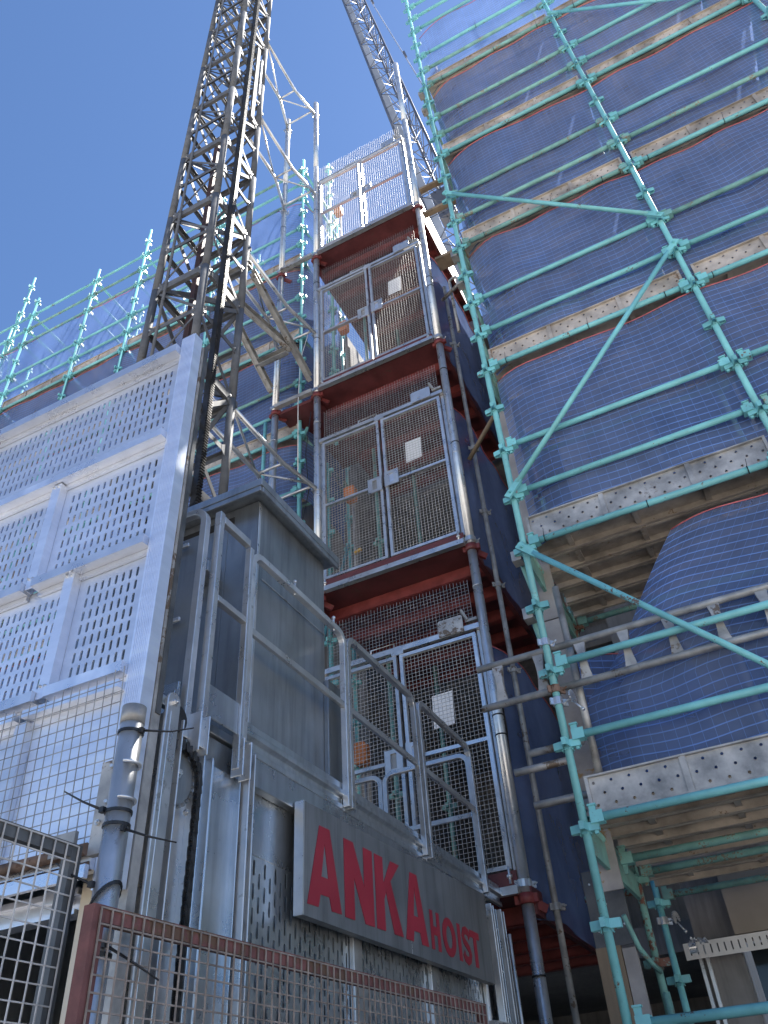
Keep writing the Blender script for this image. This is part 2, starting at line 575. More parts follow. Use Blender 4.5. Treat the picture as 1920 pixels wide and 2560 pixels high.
def ledger_mesh(L):
    """ledger of clear length L along +Z, wedge clamps on both ends (local +Y is up)"""
    b = MB()
    b.tube([(0, 0, 0.05), (0, 0, L - 0.05)], 0.0242, 12)
    for e, s in ((0.045, 1), (L - 0.045, -1)):
        b.box(-0.030, 0.030, -0.032, -0.026, e - 0.03, e + 0.045)
        b.box(-0.030, -0.024, -0.030, 0.034, e - 0.03, e + 0.045)
        b.box(0.024, 0.030, -0.030, 0.034, e - 0.03, e + 0.045)
        b.box(-0.030, 0.030, 0.028, 0.034, e - 0.03, e + 0.03)
        w = e - 0.012 * s
        b.hexa([(-0.008, -0.085, w - 0.012), (0.008, -0.085, w - 0.012), (0.008, -0.085, w + 0.008), (-0.008, -0.085, w + 0.008),
                (-0.008, 0.075, w - 0.02), (0.008, 0.075, w - 0.02), (0.008, 0.075, w + 0.02), (-0.008, 0.075, w + 0.02)])
        b.box(-0.016, 0.016, 0.07, 0.08, w - 0.024, w + 0.024)
    return b.mesh('ledger')

def ledger(parent, x0, x1, y, z, material, name='ledger'):
    a, b = Vector((x0 + 0.03, y, z)), Vector((x1 - 0.03, y, z))
    L = round((b - a).length, 4)
    me = cached(('ledger', L, material.name), lambda: ledger_mesh(L))
    m = Matrix(((0, 0, 1, a.x), (1, 0, 0, a.y), (0, 1, 0, a.z), (0, 0, 0, 1)))
    return inst(name, me, material, m, parent)

def ledger_y(parent, x, y0, y1, z, material, name='transom'):
    a = Vector((x, y0 + 0.03, z))
    L = round(y1 - y0 - 0.06, 4)
    me = cached(('ledger', L, material.name), lambda: ledger_mesh(L))
    m = Matrix(((-1, 0, 0, a.x), (0, 0, 1, a.y), (0, 1, 0, a.z), (0, 0, 0, 1)))
    return inst(name, me, material, m, parent)

def standard(parent, x, y, z0, z1, material, nodes):
    L = round(z1 - z0, 3)
    me = cached(('std', L, material.name), lambda: standard_mesh(L))
    s = inst('standard', me, material, T(x, y, z0), parent)
    vp = cached(('vp', material.name), vpress_mesh)
    for z in nodes:
        if z0 < z < z1 - 0.05:
            inst('v_pressing', vp, material, T(x, y, z), s)
    return s

def brace(parent, a, b, material, y):
    """flattened-end tube brace with bolted pads on its ends"""
    A, B = Vector((a[0], y, a[1])), Vector((b[0], y, b[1]))
    d = (B - A).normalized()
    m = MB()
    m.tube([A + d * 0.10, B - d * 0.10], 0.0212, 12)
    for p, s in ((A, 1), (B, -1)):
        n = Vector((-d.z, 0, d.x))
        q0, q1 = p - d * 0.045 * s, p + d * 0.13 * s
        m.hexa([q0 - n * 0.026 + UY * -0.012, q1 - n * 0.024 + UY * -0.012, q1 + n * 0.024 + UY * -0.012, q0 + n * 0.026 + UY * -0.012,
                q0 - n * 0.026 + UY * 0.012, q1 - n * 0.024 + UY * 0.012, q1 + n * 0.024 + UY * 0.012, q0 + n * 0.026 + UY * 0.012])
    o = obj('brace', m, material, parent)
    for p in (A, B):
        bolt((p.x, y - 0.012, p.z), (0, -1, 0), 0.026, o, material)
    return o

def toeboard_mesh(L, rows=3):
    """steel plank on edge, perforated face towards -Y (local X along, Z up)"""
    b = MB()
    hole = [(0, 0)] * 12
    cols = int(L / 0.105)
    w, h = (L - 0.04) / cols, 0.195 / rows
    for i in range(cols):
        for j in range(rows):
            off = (0.25 + 0.5 * (j % 2)) * w
            r = 0.0085
            hl = [(off + r * math.cos(R(180 + 30 * k)), h / 2 + r * math.sin(R(180 + 30 * k))) for k in range(12)]
            b.holed_cell(Vector((0.02 + i * w, 0, 0.015 + j * h)), UX, UZ, -UY, w, h, hl, -0.004)
    b.box(0, L, -0.022, 0.0, 0.211, 0.221)          # top lip
    b.box(0, L, -0.018, 0.0, 0.0, 0.014)            # bottom lip
    b.box(0, L, 0.002, 0.006, 0.0, 0.22) if False else None
    for x in (0.0, L - 0.02):
        b.box(x, x + 0.02, -0.02, 0.001, 0.014, 0.211)
    x = 0.55
    while x < L - 0.2:
        b.box(x, x + 0.035, -0.016, -0.001, 0.014, 0.211)   # stiffener rib
        x += 0.62
    return b.mesh('toe_board')

def toeboard(parent, x0, x1, y, z, material):
    L = round(x1 - x0, 3)
    me = cached(('toe', L, material.name), lambda: toeboard_mesh(L))
    return inst('toe_board', me, material, T(x0, y, z), parent)

def plank_mesh(L):
    """steel deck plank: top plate, down-turned lips and cross ribs (local X along, Y width 0.225)"""
    b = MB()
    b.box(0, L, 0, 0.225, 0.0, 0.004)
    b.box(0, L, 0, 0.004, -0.058, 0.0); b.box(0, L, 0.221, 0.225, -0.058, 0.0)
    b.box(0, L, 0.004, 0.024, -0.058, -0.054); b.box(0, L, 0.201, 0.221, -0.058, -0.054)
    x = 0.25
    while x < L:
        b.box(x, x + 0.04, 0.0045, 0.2205, -0.03, -0.0005)
        x += 0.5
    return b.mesh('plank')

def plank(parent, x0, x1, y, z, material):
    L = round(x1 - x0, 3)
    me = cached(('plank', L, material.name), lambda: plank_mesh(L))
    return inst('plank', me, material, T(x0, y, z), parent)

# ------------------------------------------------------------------ debris nets
def net(label, P0, P1, z0, z1, nrm, seed, sag=0.05, cut=None, bulge=0.05, group='blue debris nets', step=0.1, top_in=0.0, pitch=0.073, wr=0.0039, strands=True):
    """blue net hung between two points; nrm is the side it bulges to; cut(v) shortens its first edge"""
    rnd = random.Random(seed)
    P0, P1, nrm = Vector(P0), Vector(P1), Vector(nrm).normalized()
    d = (P1 - P0)
    Lw = d.length
    d.normalize()
    H = z1 - z0
    ph = [rnd.uniform(0, 6.28) for _ in range(8)]
    fr = [rnd.uniform(0.8, 1.25) for _ in range(4)]

    def S_(u, v):
        # u metres along, v metres up from the bottom
        u0 = cut(v / H) if cut else 0.0
        uu = u0 + u * (Lw - u0) / Lw
        t = v / H
        env = math.sin(math.pi * min(1, max(0, 0.08 + 0.86 * t))) ** 0.7
        off = bulge * env * (0.55 + 0.5 * math.sin(uu * 1.7 * fr[0] + ph[0]) + 0.32 * math.sin(uu * 4.1 * fr[1] + ph[1] + 1.5 * t))
        off += 0.010 * math.sin(uu * 9 * fr[2] + ph[2] + 2.2 * v) + 0.008 * math.sin(v * 7 + ph[3] + uu)
        zz = z0 + v
        zz -= sag * t * (0.5 + 0.5 * math.sin(uu * 2.6 * fr[3] + ph[4])) + 0.012 * math.sin(uu * 5 + ph[5] + v * 2) + 0.030 * math.sin(uu * 2.1 + ph[6] + 0.8 * t) * (0.35 + t * (1.3 - t)) + 0.016 * math.sin(uu * 4.3 + ph[7] + 1.7 * t) * t * (1.15 - t) * 3
        e = min(uu - u0, Lw - uu)
        if e < 0.35:                                # ends curl back round the standards
            off -= 0.10 * (1 - e / 0.35) ** 2
        return P0 + d * uu + nrm * (off - top_in * t) + UZ * (zz - P0.z)

    root = thing('debris_net', label, 'debris net', (P0 + P1) / 2 + UZ * (z0 - P0.z), group)
    nu, nv = max(2, int(Lw / step)), max(2, int(H / step))
    fab = MB()
    fab.v = [tuple(S_(Lw * i / nu, H * j / nv)) for j in range(nv + 1) for i in range(nu + 1)]
    for j in range(nv):
        for i in range(nu):
            k = j * (nu + 1) + i
            fab.f.append((k, k + 1, k + nu + 2, k + nu + 1))
            fab.sm.append(True)
    obj('weave', fab, NET, root)
    lift = nrm * 0.004
    st = MB()
    n = int(H / (pitch * 0.84))
    for j in range(n + 1):
        v = H * j / n
        pts = [S_(Lw * i / nu, v) + lift for i in range(nu + 1)]
        b = len(st.v)
        for p in pts:
            st.v += [tuple(p - UZ * wr), tuple(p + UZ * wr)]
        for i in range(nu):
            st.f.append((b + 2 * i, b + 2 * i + 2, b + 2 * i + 3, b + 2 * i + 1))
            st.sm.append(True)
    n = int(Lw / pitch)
    for j in range(n + 1):
        u = Lw * j / n
        pts = [S_(u, H * i / nv) + lift * 1.4 for i in range(nv + 1)]
        b = len(st.v)
        for p in pts:
            st.v += [tuple(p - d * wr * 0.27), tuple(p + d * wr * 0.27)]
        for i in range(nv):
            st.f.append((b + 2 * i, b + 2 * i + 1, b + 2 * i + 3, b + 2 * i + 2))
            st.sm.append(True)
    if strands:
        obj('strands', st, NETL, root, kind='stuff')
    c = MB()
    c.tube([S_(Lw * i / nu, H) + lift * 2 for i in range(nu + 1)], 0.0045, 5)
    obj('edge_cord', c, CORD, root)
    return root

# ================================================================== NEAR SCAFFOLD (right)
sc = thing('scaffold', 'near turquoise modular scaffold on the right with steel plank decks', 'scaffold', (SX, SY, 0))
ZN = [ZI(i) for i in range(-6, 30)]
XS = [SX + BAY * k for k in range(4)]
YR = SY + 1.27
for k, x in enumerate(XS):
    standard(sc, x, SY, 0.06, 17.2 if k else 16.9, TEAL, ZN)
    standard(sc, x, YR, 0.06, 16.6, TEAL_RUST if k == 0 else TEAL_OLD, ZN if k == 0 else ZN[::2])
for k, x in enumerate(XS[:3]):
    standard(sc, x, 6.64, 0.06, 3.6, TEAL, ZN[:9])
for k in range(2):
    ledger(sc, XS[k], XS[k + 1], 6.64, ZI(0) + 0.045, TEAL_OLD)
    for q in range(2):
        plank(sc, XS[k] + 0.03, XS[k + 1] - 0.03, YR + 0.08 + 0.25 * q, ZI(0) + 0.13, PLANK)
for x in XS:
    for y in (SY, YR):
        b = MB()
        b.box(x - 0.075, x + 0.075, y - 0.075, y + 0.075, 0.003, 0.012)
        b.tube([(x, y, 0.012), (x, y, 0.2)], 0.018, 10)
        b.box(x - 0.06, x + 0.06, y - 0.012, y + 0.012, 0.062, 0.082)
        obj('base_jack', b, GALV_DK, sc)
rndm = random.Random(4)
DECKS = [0, 4, 8, 12, 16, 20]
for k in range(3):
    x0, x1 = XS[k], XS[k + 1]
    for i in [-6, -2] + [d + j for d in DECKS for j in (0, 1, 2)] + [24, 25, 26]:
        worn = (i in (13, 12, 17, 14) and k == 0) or rndm.random() < 0.22
        mt = TEAL_OLD if worn and i > 2 else TEAL
        ledger(sc, x0, x1, SY, ZI(i) + 0.045, mt)
    for i in DECKS:
        ledger(sc, x0, x1, YR, ZI(i) + 0.045, TEAL_OLD)
        ledger(sc, x0, x1, SY + 0.62, ZI(i) - 0.03, TEAL_OLD) if i == 0 else None
        for q in range(5):
            plank(sc, x0 + 0.03 + 0.01 * (q % 2), x1 - 0.03, SY + 0.05 + 0.235 * q, ZI(i) + 0.13, PLANK)
        toeboard(sc, x0 + 0.05, x1 - 0.05, SY + 0.035, ZI(i) + 0.072, PLANK_NEW if i in (0, 4) else PLANK)
for k, x in enumerate(XS):
    for i in DECKS:
        ledger_y(sc, x, SY, YR, ZI(i) + 0.045, TEAL_OLD)
        # deep transom plate under the deck
        box_part('transom_plate', (x - 0.012, x + 0.012, SY + 0.06, YR - 0.06, ZI(i) - 0.13, ZI(i) + 0.018), TEAL_OLD, sc)
# face braces zig-zagging up the first bay
yb = SY - 0.075
for a, b in (((0, 14), (1, 10)), ((1, 9), (0, 5)), ((0, 4), (1, 0)), ((2, 16), (1, 20))):
    brace(sc, (XS[a[0]], ZI(a[1]) - (0.03 if a[1] == 4 else -0.03)), (XS[b[0]], ZI(b[1])), TEAL, yb)
# end braces that swing out beside the corner standard
def end_bracket(i, drop):
    z = ZI(i)
    m = MB()
    m.tube([(SX - 0.07, SY + 0.10, z), (SX - 0.075, SY + 0.35, z - drop * 0.3), (SX - 0.05, SY + 0.8, z - drop)], 0.019, 8)
    m.bar((SX - 0.07, SY + 0.03, z), (SX - 0.07, SY + 0.14, z - 0.02), 0.012, 0.055)
    o = obj('end_brace', m, TEAL_OLD, sc)
    c = MB()
    for (y0, y1, z0, z1) in ((0.0, 0.09, 0.03, 0.038), (0.0, 0.09, -0.048, -0.04), (0.0, 0.008, -0.04, 0.03)):
        c.box(SX - 0.115, SX - 0.045, SY + 0.02 + y0, SY + 0.02 + y1, z + z0, z + z1)
    obj('end_clip', c, GALV_DK, o)
for i, dr in ((3, 1.0), (4, 0.6), (11, 1.1), (12, 0.7), (19, 1.0), (20, 0.6)):
    end_bracket(i, dr)
# curved tie pipes under the lowest deck
m = MB()
m.tube([(SX - 0.06, YR - 0.42, 2.74), (SX - 0.03, YR - 0.32, 2.57), (SX + 0.0, YR - 0.2, 2.50), (SX + 0.02, YR - 0.06, 2.47)], 0.016, 8)
obj('bent_strut', m, TEAL_OLD, sc)
tube_part('strut', (SX + 0.02, YR + 0.1, 0.9), (SX + 0.03, YR - 0.12, 2.35), 0.022, TEAL_OLD, sc)
tube_part('strut', (SX + 0.42, YR - 0.25, 1.3), (SX + 0.06, YR - 0.1, 0.2), 0.022, TEAL_OLD, sc)
# inner post standing clear of the deck
tube_part('end_tube', (SX + 0.12, SY + 0.16, 3.3), (SX + 0.12, SY + 0.16, 4.72), 0.0242, GALV_DK, sc)
for z, x0 in ((3.52, SX - 0.42), (3.29, SX - 0.33), (3.62, SX - 0.30)):
    tube_part('stub_tube', (x0, SY + 0.24, z), (x0 + 0.36, SY + 0.24, z), 0.024, GALV_DK, sc)
# black ties on the ledgers
for k in range(2):
    for i in (4, 8, 12, 20, 22):
        for f in (0.12, 0.52, 0.86):
            x = XS[k] + BAY * (f + rndm.uniform(-0.04, 0.04))
            t = MB()
            t.tube(arc((x, SY, ZI(i) + 0.045), 0.0265, 0, 360, 12, UY, UZ), 0.0035, 5, False)
            if rndm.random() < 0.6:
                t.tube([(x, SY - 0.026, ZI(i) + 0.05), (x + 0.01, SY - 0.04, ZI(i) + 0.11)], 0.002, 4)
            obj('wire_tie', t, BLACK, sc)

# nets of the near scaffold, one for each lift
ynet = SY + 0.085
xr = XS[3] + 0.4
def cut_low(t):
    # the lowest net has slipped: its upper left corner hangs away from the corner standard
    return 0.06 + 0.88 * max(0.0, (t - 0.42) / 0.58) ** 0.85
ordn = ['lowest', 'second', 'third', 'fourth', 'fifth', 'topmost see-through']
for n_, i in enumerate(DECKS):
    lab = ('slipped blue net on the lowest lift of the near scaffold, its corner hanging loose' if n_ == 0 else
           'blue net on the %s lift up of the near scaffold' % ordn[n_] if n_ < 5 else
           'topmost blue net of the near scaffold with sky showing through')
    yq = ynet + (0.10 if n_ == 0 else 0.0)
    net(lab, (SX + 0.05, yq, 0), (xr, yq, 0), ZI(i) + 0.10, ZI(i + 4) - (0.03 if n_ < 5 else -0.04), (0, -1, 0), 20 + n_,
        [0.05, 0.02, 0.03, 0.05, 0.03, 0.01][n_], cut_low if n_ == 0 else None, 0.03 if n_ else 0.055, top_in=-0.045 if n_ else 0.0)
net('small crumpled blue net end tucked inside the lowest scaffold lift', (SX + 0.16, SY + 0.32, 0), (SX + 0.85, SY + 0.75, 0), ZI(0) + 0.15, ZI(3) - 0.05, (0.5, -0.8, 0), 77, 0.22, None, 0.06)

# tall plywood strip behind the corner standard
pl = thing('plywood_strip', 'tall grey plywood strip standing behind the corner standard', 'plywood board', (SX - 0.02, SY + 0.42, 2.75))
for z0, z1, dx in ((2.78, 4.62, 0.0), (4.63, 6.9, 0.012)):
    box_part('board', (SX - 0.085 + dx, SX + 0.06 + dx, SY + 0.40, SY + 0.418, z0, z1), PLY, pl)
    box_part('backing_board', (SX - 0.088 + dx, SX - 0.066 + dx, SY + 0.419, SY + 0.46, z0, z1), TIMBER, pl)
tb = thing('timber_post', 'rough timber post on the ground behind the corner standard', 'timber post', (SX + 0.10, SY + 0.9, 0))
box_part('plank_face', (-1.275, -1.12, SY + 0.94, SY + 0.98, 0, 2.60), TIMBER, tb)
box_part('plank_face', (-1.115, -1.03, SY + 0.95, SY + 0.985, 0, 2.58), PLY, tb)
gp = thing('dark_panel', 'dark green panel with screw heads above the timber post', 'panel', (SX + 0.05, SY + 1.0, 2.25))
box_part('sheet', (-1.28, -1.03, SY + 0.985, SY + 1.0, 2.605, 3.06), FRAME_DK, gp)
for x, z in ((-0.26, 2.7), (-0.26, 2.98), (-0.09, 2.72), (-0.10, 2.96), (-0.18, 2.85)):
    bolt((SX + x, SY + 0.985, z), (0, -1, 0), 0.014, gp)
sp = thing('short_ledger', 'short rusty turquoise pipe stub beside the dark green panel', 'pipe', (SX - 0.2, YR, 2.96))
tube_part('pipe', (-1.35, YR + 0.0, 2.96), (SX - 0.03, YR + 0.0, 2.96), 0.0242, TEAL_RUST, sp)

# ladder beam
lb = thing('ladder_beam', 'grey tubular ladder beam clamped across the near scaffold', 'ladder beam', (0.3, SY + 0.085, 3.9))
yl = SY + 0.062
zt, zb_ = 4.205, 3.915
LB0, LB1 = -1.49, 3.2
tube_part('chord', (LB0, yl, zt), (LB1, yl, zt), 0.0242, GALV_DK, lb, 14)
tube_part('chord', (LB0, yl, zb_), (LB1, yl, zb_), 0.0242, GALV_DK, lb, 14)
x = -1.345
def rung_mesh():
    b = MB()
    pts = []
    for k in range(9):
        t = k / 8
        z = zb_ + 0.015 + (zt - zb_ - 0.03) * t
        f = 0.022 + 0.016 * abs(2 * t - 1) ** 1.5
        g_ = 0.020 - 0.008 * abs(2 * t - 1)
        pts.append([(-f, -g_, z - zb_), (f, -g_, z - zb_), (f, g_, z - zb_), (-f, g_, z - zb_)])
    for p in pts:
        b.v += p
    for k in range(8):
        for j in range(4):
            b.f.append((4 * k + j, 4 * k + (j + 1) % 4, 4 * k + 4 + (j + 1) % 4, 4 * k + 4 + j)); b.sm.append(False)
    return b.mesh('rung')
me = rung_mesh()
while x < LB1 - 0.1:
    inst('rung', me, GALV_DK, T(x, yl, zb_), lb)
    x += 0.286

def coupler(name_lab, p, axis, r, open_half, parent=None, material=None):
    """swivel coupler: a split ring with flanges, bolt and nut; open_half adds the empty second ring"""
    material = material or GALV
    p = Vector(p)
    c = thing('tube_coupler', name_lab, 'coupler', p, 'scaffold couplers') if parent is None else parent
    ax = Vector(axis).normalized()
    u = ax.orthogonal().normalized(); v = ax.cross(u)
    b = MB()
    ring = arc(p, r + 0.005, 0, 360, 16, u, v)
    for a, q in zip(ring, ring[1:]):
        b.bar(a, q, 0.05, 0.008, a - p)
    obj('ring', b, material, c)
    for s_, e_ in ((1, 0.045), (-1, 0.03)):
        b = MB()
        b.bar(p + u * (s_ * (r + 0.004)), p + u * (s_ * (r + e_)), 0.045, 0.012, v)
        obj('flange', b, material, c)
    b = MB()
    b.tube([p + u * (r + 0.028) - v * 0.05, p + u * (r + 0.028) + v * 0.045], 0.006, 6)
    b.tube([p + u * (r + 0.028) + v * 0.02, p + u * (r + 0.028) + v * 0.035], 0.011, 6)
    obj('bolt', b, material, c)
    if open_half:
        q = p + open_half
        b = MB()
        w = open_half.normalized()
        ring = arc(q + w * 0.03, r + 0.003, -30, 250, 14, ax.cross(w), ax)
        for a, e in zip(ring, ring[1:]):
            b.bar(a, e, 0.04, 0.009, w)
        obj('open_ring', b, material, c)
        b = MB()
        b.tube([q + w * 0.03 + ax * -0.03, q + w * 0.03 + ax * -0.10 + w * 0.05], 0.006, 6)
        b.tube([q + w * 0.03 + ax * -0.09 + w * 0.043, q + w * 0.03 + ax * -0.105 + w * 0.054], 0.011, 6)
        obj('swing_bolt', b, material, c)
    return c
coupler('bright coupler on the corner standard just above the ladder beam', (SX, SY, 4.225), UZ, 0.0242, None)
coupler('open bright swivel coupler hanging from the corner standard below the ladder beam', (SX, SY, 3.80), UZ, 0.0242, Vector((0.07, -0.012, 0)))
coupler('rust brown coupler on the corner standard behind the lower ladder chord', (SX, SY, 3.885), UZ, 0.0242, None, None, RUSTPIPE)
coupler('open bright coupler on the inner post under the lowest deck', (SX, 6.64, 2.90), UZ, 0.0242, Vector((0.07, -0.03, 0)))
coupler('small loose coupler hanging right of the inner post', (SX + 0.16, 6.60, 2.70), UX, 0.0242, Vector((0.05, -0.01, 0.02)))

# ================================================================== FAR SCAFFOLD (left, behind the mast)
fs = thing('scaffold', 'far turquoise modular scaffold behind the hoist mast on the left', 'scaffold', (-7.5, 6.13, 0))
FY = 6.13
FX = [-13.2, -11.95, -10.43, -8.72, -7.47, -5.64, -3.82]
TOPS = [16.9, 17.0, 16.55, 16.35, 16.85, 16.6, 16.3]
for k, x in enumerate(FX):
    standard(fs, x, FY, 0.0, TOPS[k], TEAL, ZN[6:])
    standard(fs, x, FY + 1.27, 0.0, 16.7 - 0.2 * (k % 3), TEAL, ZN[20:] if k < 5 else ZN[8:])
standard(fs, -10.95, FY + 0.05, 12.0, 17.75, TEAL, ZN[18:])
standard(fs, -12.6, FY + 0.9, 12.0, 18.0, TEAL, ZN[18:])
standard(fs, -3.60, FY + 0.32, 0.0, 8.6, TEAL, ZN)
standard(fs, -3.52, FY + 0.42, 9.0, 16.6, TEAL, ZN)
for k in range(6):
    x0, x1 = FX[k], FX[k + 1]
    for i in [d + j for d in (4, 8, 12, 16, 20) for j in (0, 1, 2)] + [24, 25, 26]:
        ledger(fs, x0, x1, FY, ZI(i) + 0.045, TEAL_OLD if rndm.random() < 0.3 else TEAL)
    for i in (4, 8, 12, 16, 20):
        ledger(fs, x0, x1, FY + 1.27, ZI(i) + 0.045, TEAL_OLD)
        for q in range(5):
            plank(fs, x0 + 0.03, x1 - 0.03, FY + 0.05 + 0.235 * q, ZI(i) + 0.13, PLANK)
        toeboard(fs, x0 + 0.05, x1 - 0.05, FY + 0.035, ZI(i) + 0.072, PLANK)
    for i in (22, 24, 26):
        ledger(fs, x0, x1, FY + 1.27, ZI(i) + 0.045, TEAL)
for x in FX[2:]:
    for i in (4, 8, 12, 16, 20, 22, 24, 25, 26):
        ledger_y(fs, x, FY, FY + 1.27, ZI(i) + 0.045, TEAL_OLD if i < 22 else TEAL)
for k, (za, zb2) in enumerate(((20, 26), (12, 18), (4, 10))):
    tube_part('end_brace', (-3.80, FY + 0.05, ZI(za)), (-3.80, FY + 1.2, ZI(zb2)), 0.021, TEAL, fs)
tube_part('end_brace', (-11.0, FY, 16.4), (-11.95, FY + 0.9, 15.2), 0.021, TEAL, fs)
tube_part('end_brace', (-11.0, FY, 15.4), (-11.95, FY + 0.9, 14.2), 0.021, TEAL, fs)
# short scaffold post in front of the far nets
tube_part('short_post', (-4.30, FY - 0.09, 7.0), (-4.30, FY - 0.09, 9.35), 0.0242, TEAL, fs)
for n_, i in enumerate((4, 8, 12, 16, 20)):
    lab = ['blue net on the lowest visible lift of the far scaffold behind the cabin roof', 'blue net of the far scaffold two lifts below its roof lift',
           'blue net of the far scaffold behind the lower mast', 'blue net of the far scaffold just below its roof lift',
           'topmost blue net of the far scaffold with sky showing through'][n_]
    x0 = -13.3 if i >= 12 else -8.7
    net(lab, (x0, FY + 0.085, 0), (-3.88, FY + 0.085, 0), ZI(i) + 0.10, ZI(i + 4) - (0.03 if n_ < 4 else -0.04), (0, -1, 0), 50 + n_, 0.03 if n_ < 4 else 0.01, None, 0.03, step=0.13, top_in=-0.045)
net('second blue net on the rear side of the far scaffold roof lift', (-13.3, FY + 1.33, 0), (-3.9, FY + 1.33, 0), ZI(20) + 0.12, ZI(24) + 0.03, (0, -1, 0), 71, 0.02, None, 0.04, step=0.15)
net('blue net across the end of the far scaffold beside the left landing tube', (-3.80, FY + 0.06, 0), (-3.80, FY + 1.25, 0), ZI(10), ZI(24), (1, 0, 0), 66, 0.05, None, 0.05, step=0.14)

# ================================================================== LANDING TUBES
TX = [-1.745, -3.432, -4.06]
TTOP = [17.55, 17.8, 17.75]
tube_things = []
tl = ['long galvanised tube right of the landing gates', 'long galvanised tube left of the landing gates', 'long galvanised tube farthest left, between the mast and the landing tower']
for k, x in enumerate(TX):
    t = thing('landing_tube', tl[k], 'tube', (x, Y_T, 0))
    lean = 0.07 if k == 0 else 0.02
    segs = [0, 3.05, 6.15, 9.25, 12.35, 15.2, TTOP[k]]
    for a, b in zip(segs, segs[1:]):
        tube_part('tube_length', (x + lean * (a / 17 - 0.3), Y_T, a), (x + lean * (b / 17 - 0.3), Y_T, b), 0.044, GALV, t, 18)
    for z in LZ:
        xx = x + lean * (z / 17 - 0.3)
        coupler('', (xx, Y_T, z - 0.10), UZ, 0.046, None, t, GALV)
        b = MB()
        b.tube([(xx, Y_T, z - 0.235), (xx, Y_T, z - 0.165)], 0.060, 16)
        b.box(xx - 0.085, xx + 0.085, Y_T - 0.018, Y_T + 0.018, z - 0.228, z - 0.172)
        b.bar((xx, Y_T + 0.05, z - 0.2), (xx + 0.10, Y_T + 0.12, z - 0.26), 0.03, 0.06)
        obj('red_clamp', b, RED_BR, t)
    for z in [1.5, 2.55, 4.25, 4.42, 5.7, 7.4, 7.55, 8.75, 10.4, 10.6, 11.7, 13.6, 13.75]:
        xx = x + lean * (z / 17 - 0.3)
        b = MB()
        b.tube([(xx, Y_T, z - 0.006), (xx, Y_T, z + 0.006)], 0.0475, 14)
        obj('band', b, BLACK if rndm.random() < 0.55 else GALV, t)
    tube_things.append(t)
# thin rusty tube beside the right landing tube
rt = thing('scaffold_tube', 'thin weathered tube clamped behind the right landing tube', 'tube', (-1.60, 6.12, 0))
tube_part('tube_length', (-1.62, 6.12, 0.0), (-1.60, 6.12, 10.6), 0.0242, GALV_DK, rt)
for z in (3.0, 4.9, 5.8, 6.7, 7.6, 9.4):
    coupler('', (-1.61, 6.12, z), UZ, 0.0242, None, rt, GALV_DK)
tr2 = thing('scaffold_tube', 'sloping grey tube from the right landing tube to the near scaffold', 'tube', (-1.3, 5.6, 7.0))
tube_part('tube_length', (-1.64, 6.0, 7.35), (-0.95, 5.6, 7.75), 0.0242, TIMBER, tr2)
tr3 = thing('scaffold_tube', 'short level tube between the landing tower and near scaffold high up', 'tube', (-1.3, 5.8, 10.2))
tube_part('tube_length', (-1.64, 6.05, 10.25), (-0.95, 5.75, 10.25), 0.0242, GALV_DK, tr3)
for n_, z, lb2 in ((0, 12.62, 'upper'), (1, 11.95, 'lower')):
    tp = thing('timber_plank', '%s brown timber plank bridging the landing roof and near scaffold' % lb2, 'plank', (-1.3, 5.9, z))
    box_part('board', (-1.62, -0.93, 5.78, 5.86, z, z + 0.05), TIMBER, tp)
tp = thing('timber_plank', 'brown timber plank between tower and scaffold below the roof landing', 'plank', (-1.3, 5.9, 11.0))
box_part('board', (-1.60, -0.92, 5.9, 6.1, 10.95, 11.0), TIMBER, tp)
b = MB()
tpk = thing('bent_pipe', 'bent pale pipe high behind the corner standard', 'pipe', (-1.45, 6.0, 10.5))
b.tube([(-1.50, 6.05, 9.5), (-1.50, 6.05, 10.55)] + arc((-1.44, 6.05, 10.55), 0.06, 180, 60, 5, UX, UZ) + [(-1.30, 6.05, 10.4)], 0.02, 8)
obj('pipe', b, GALV_DK, tpk)

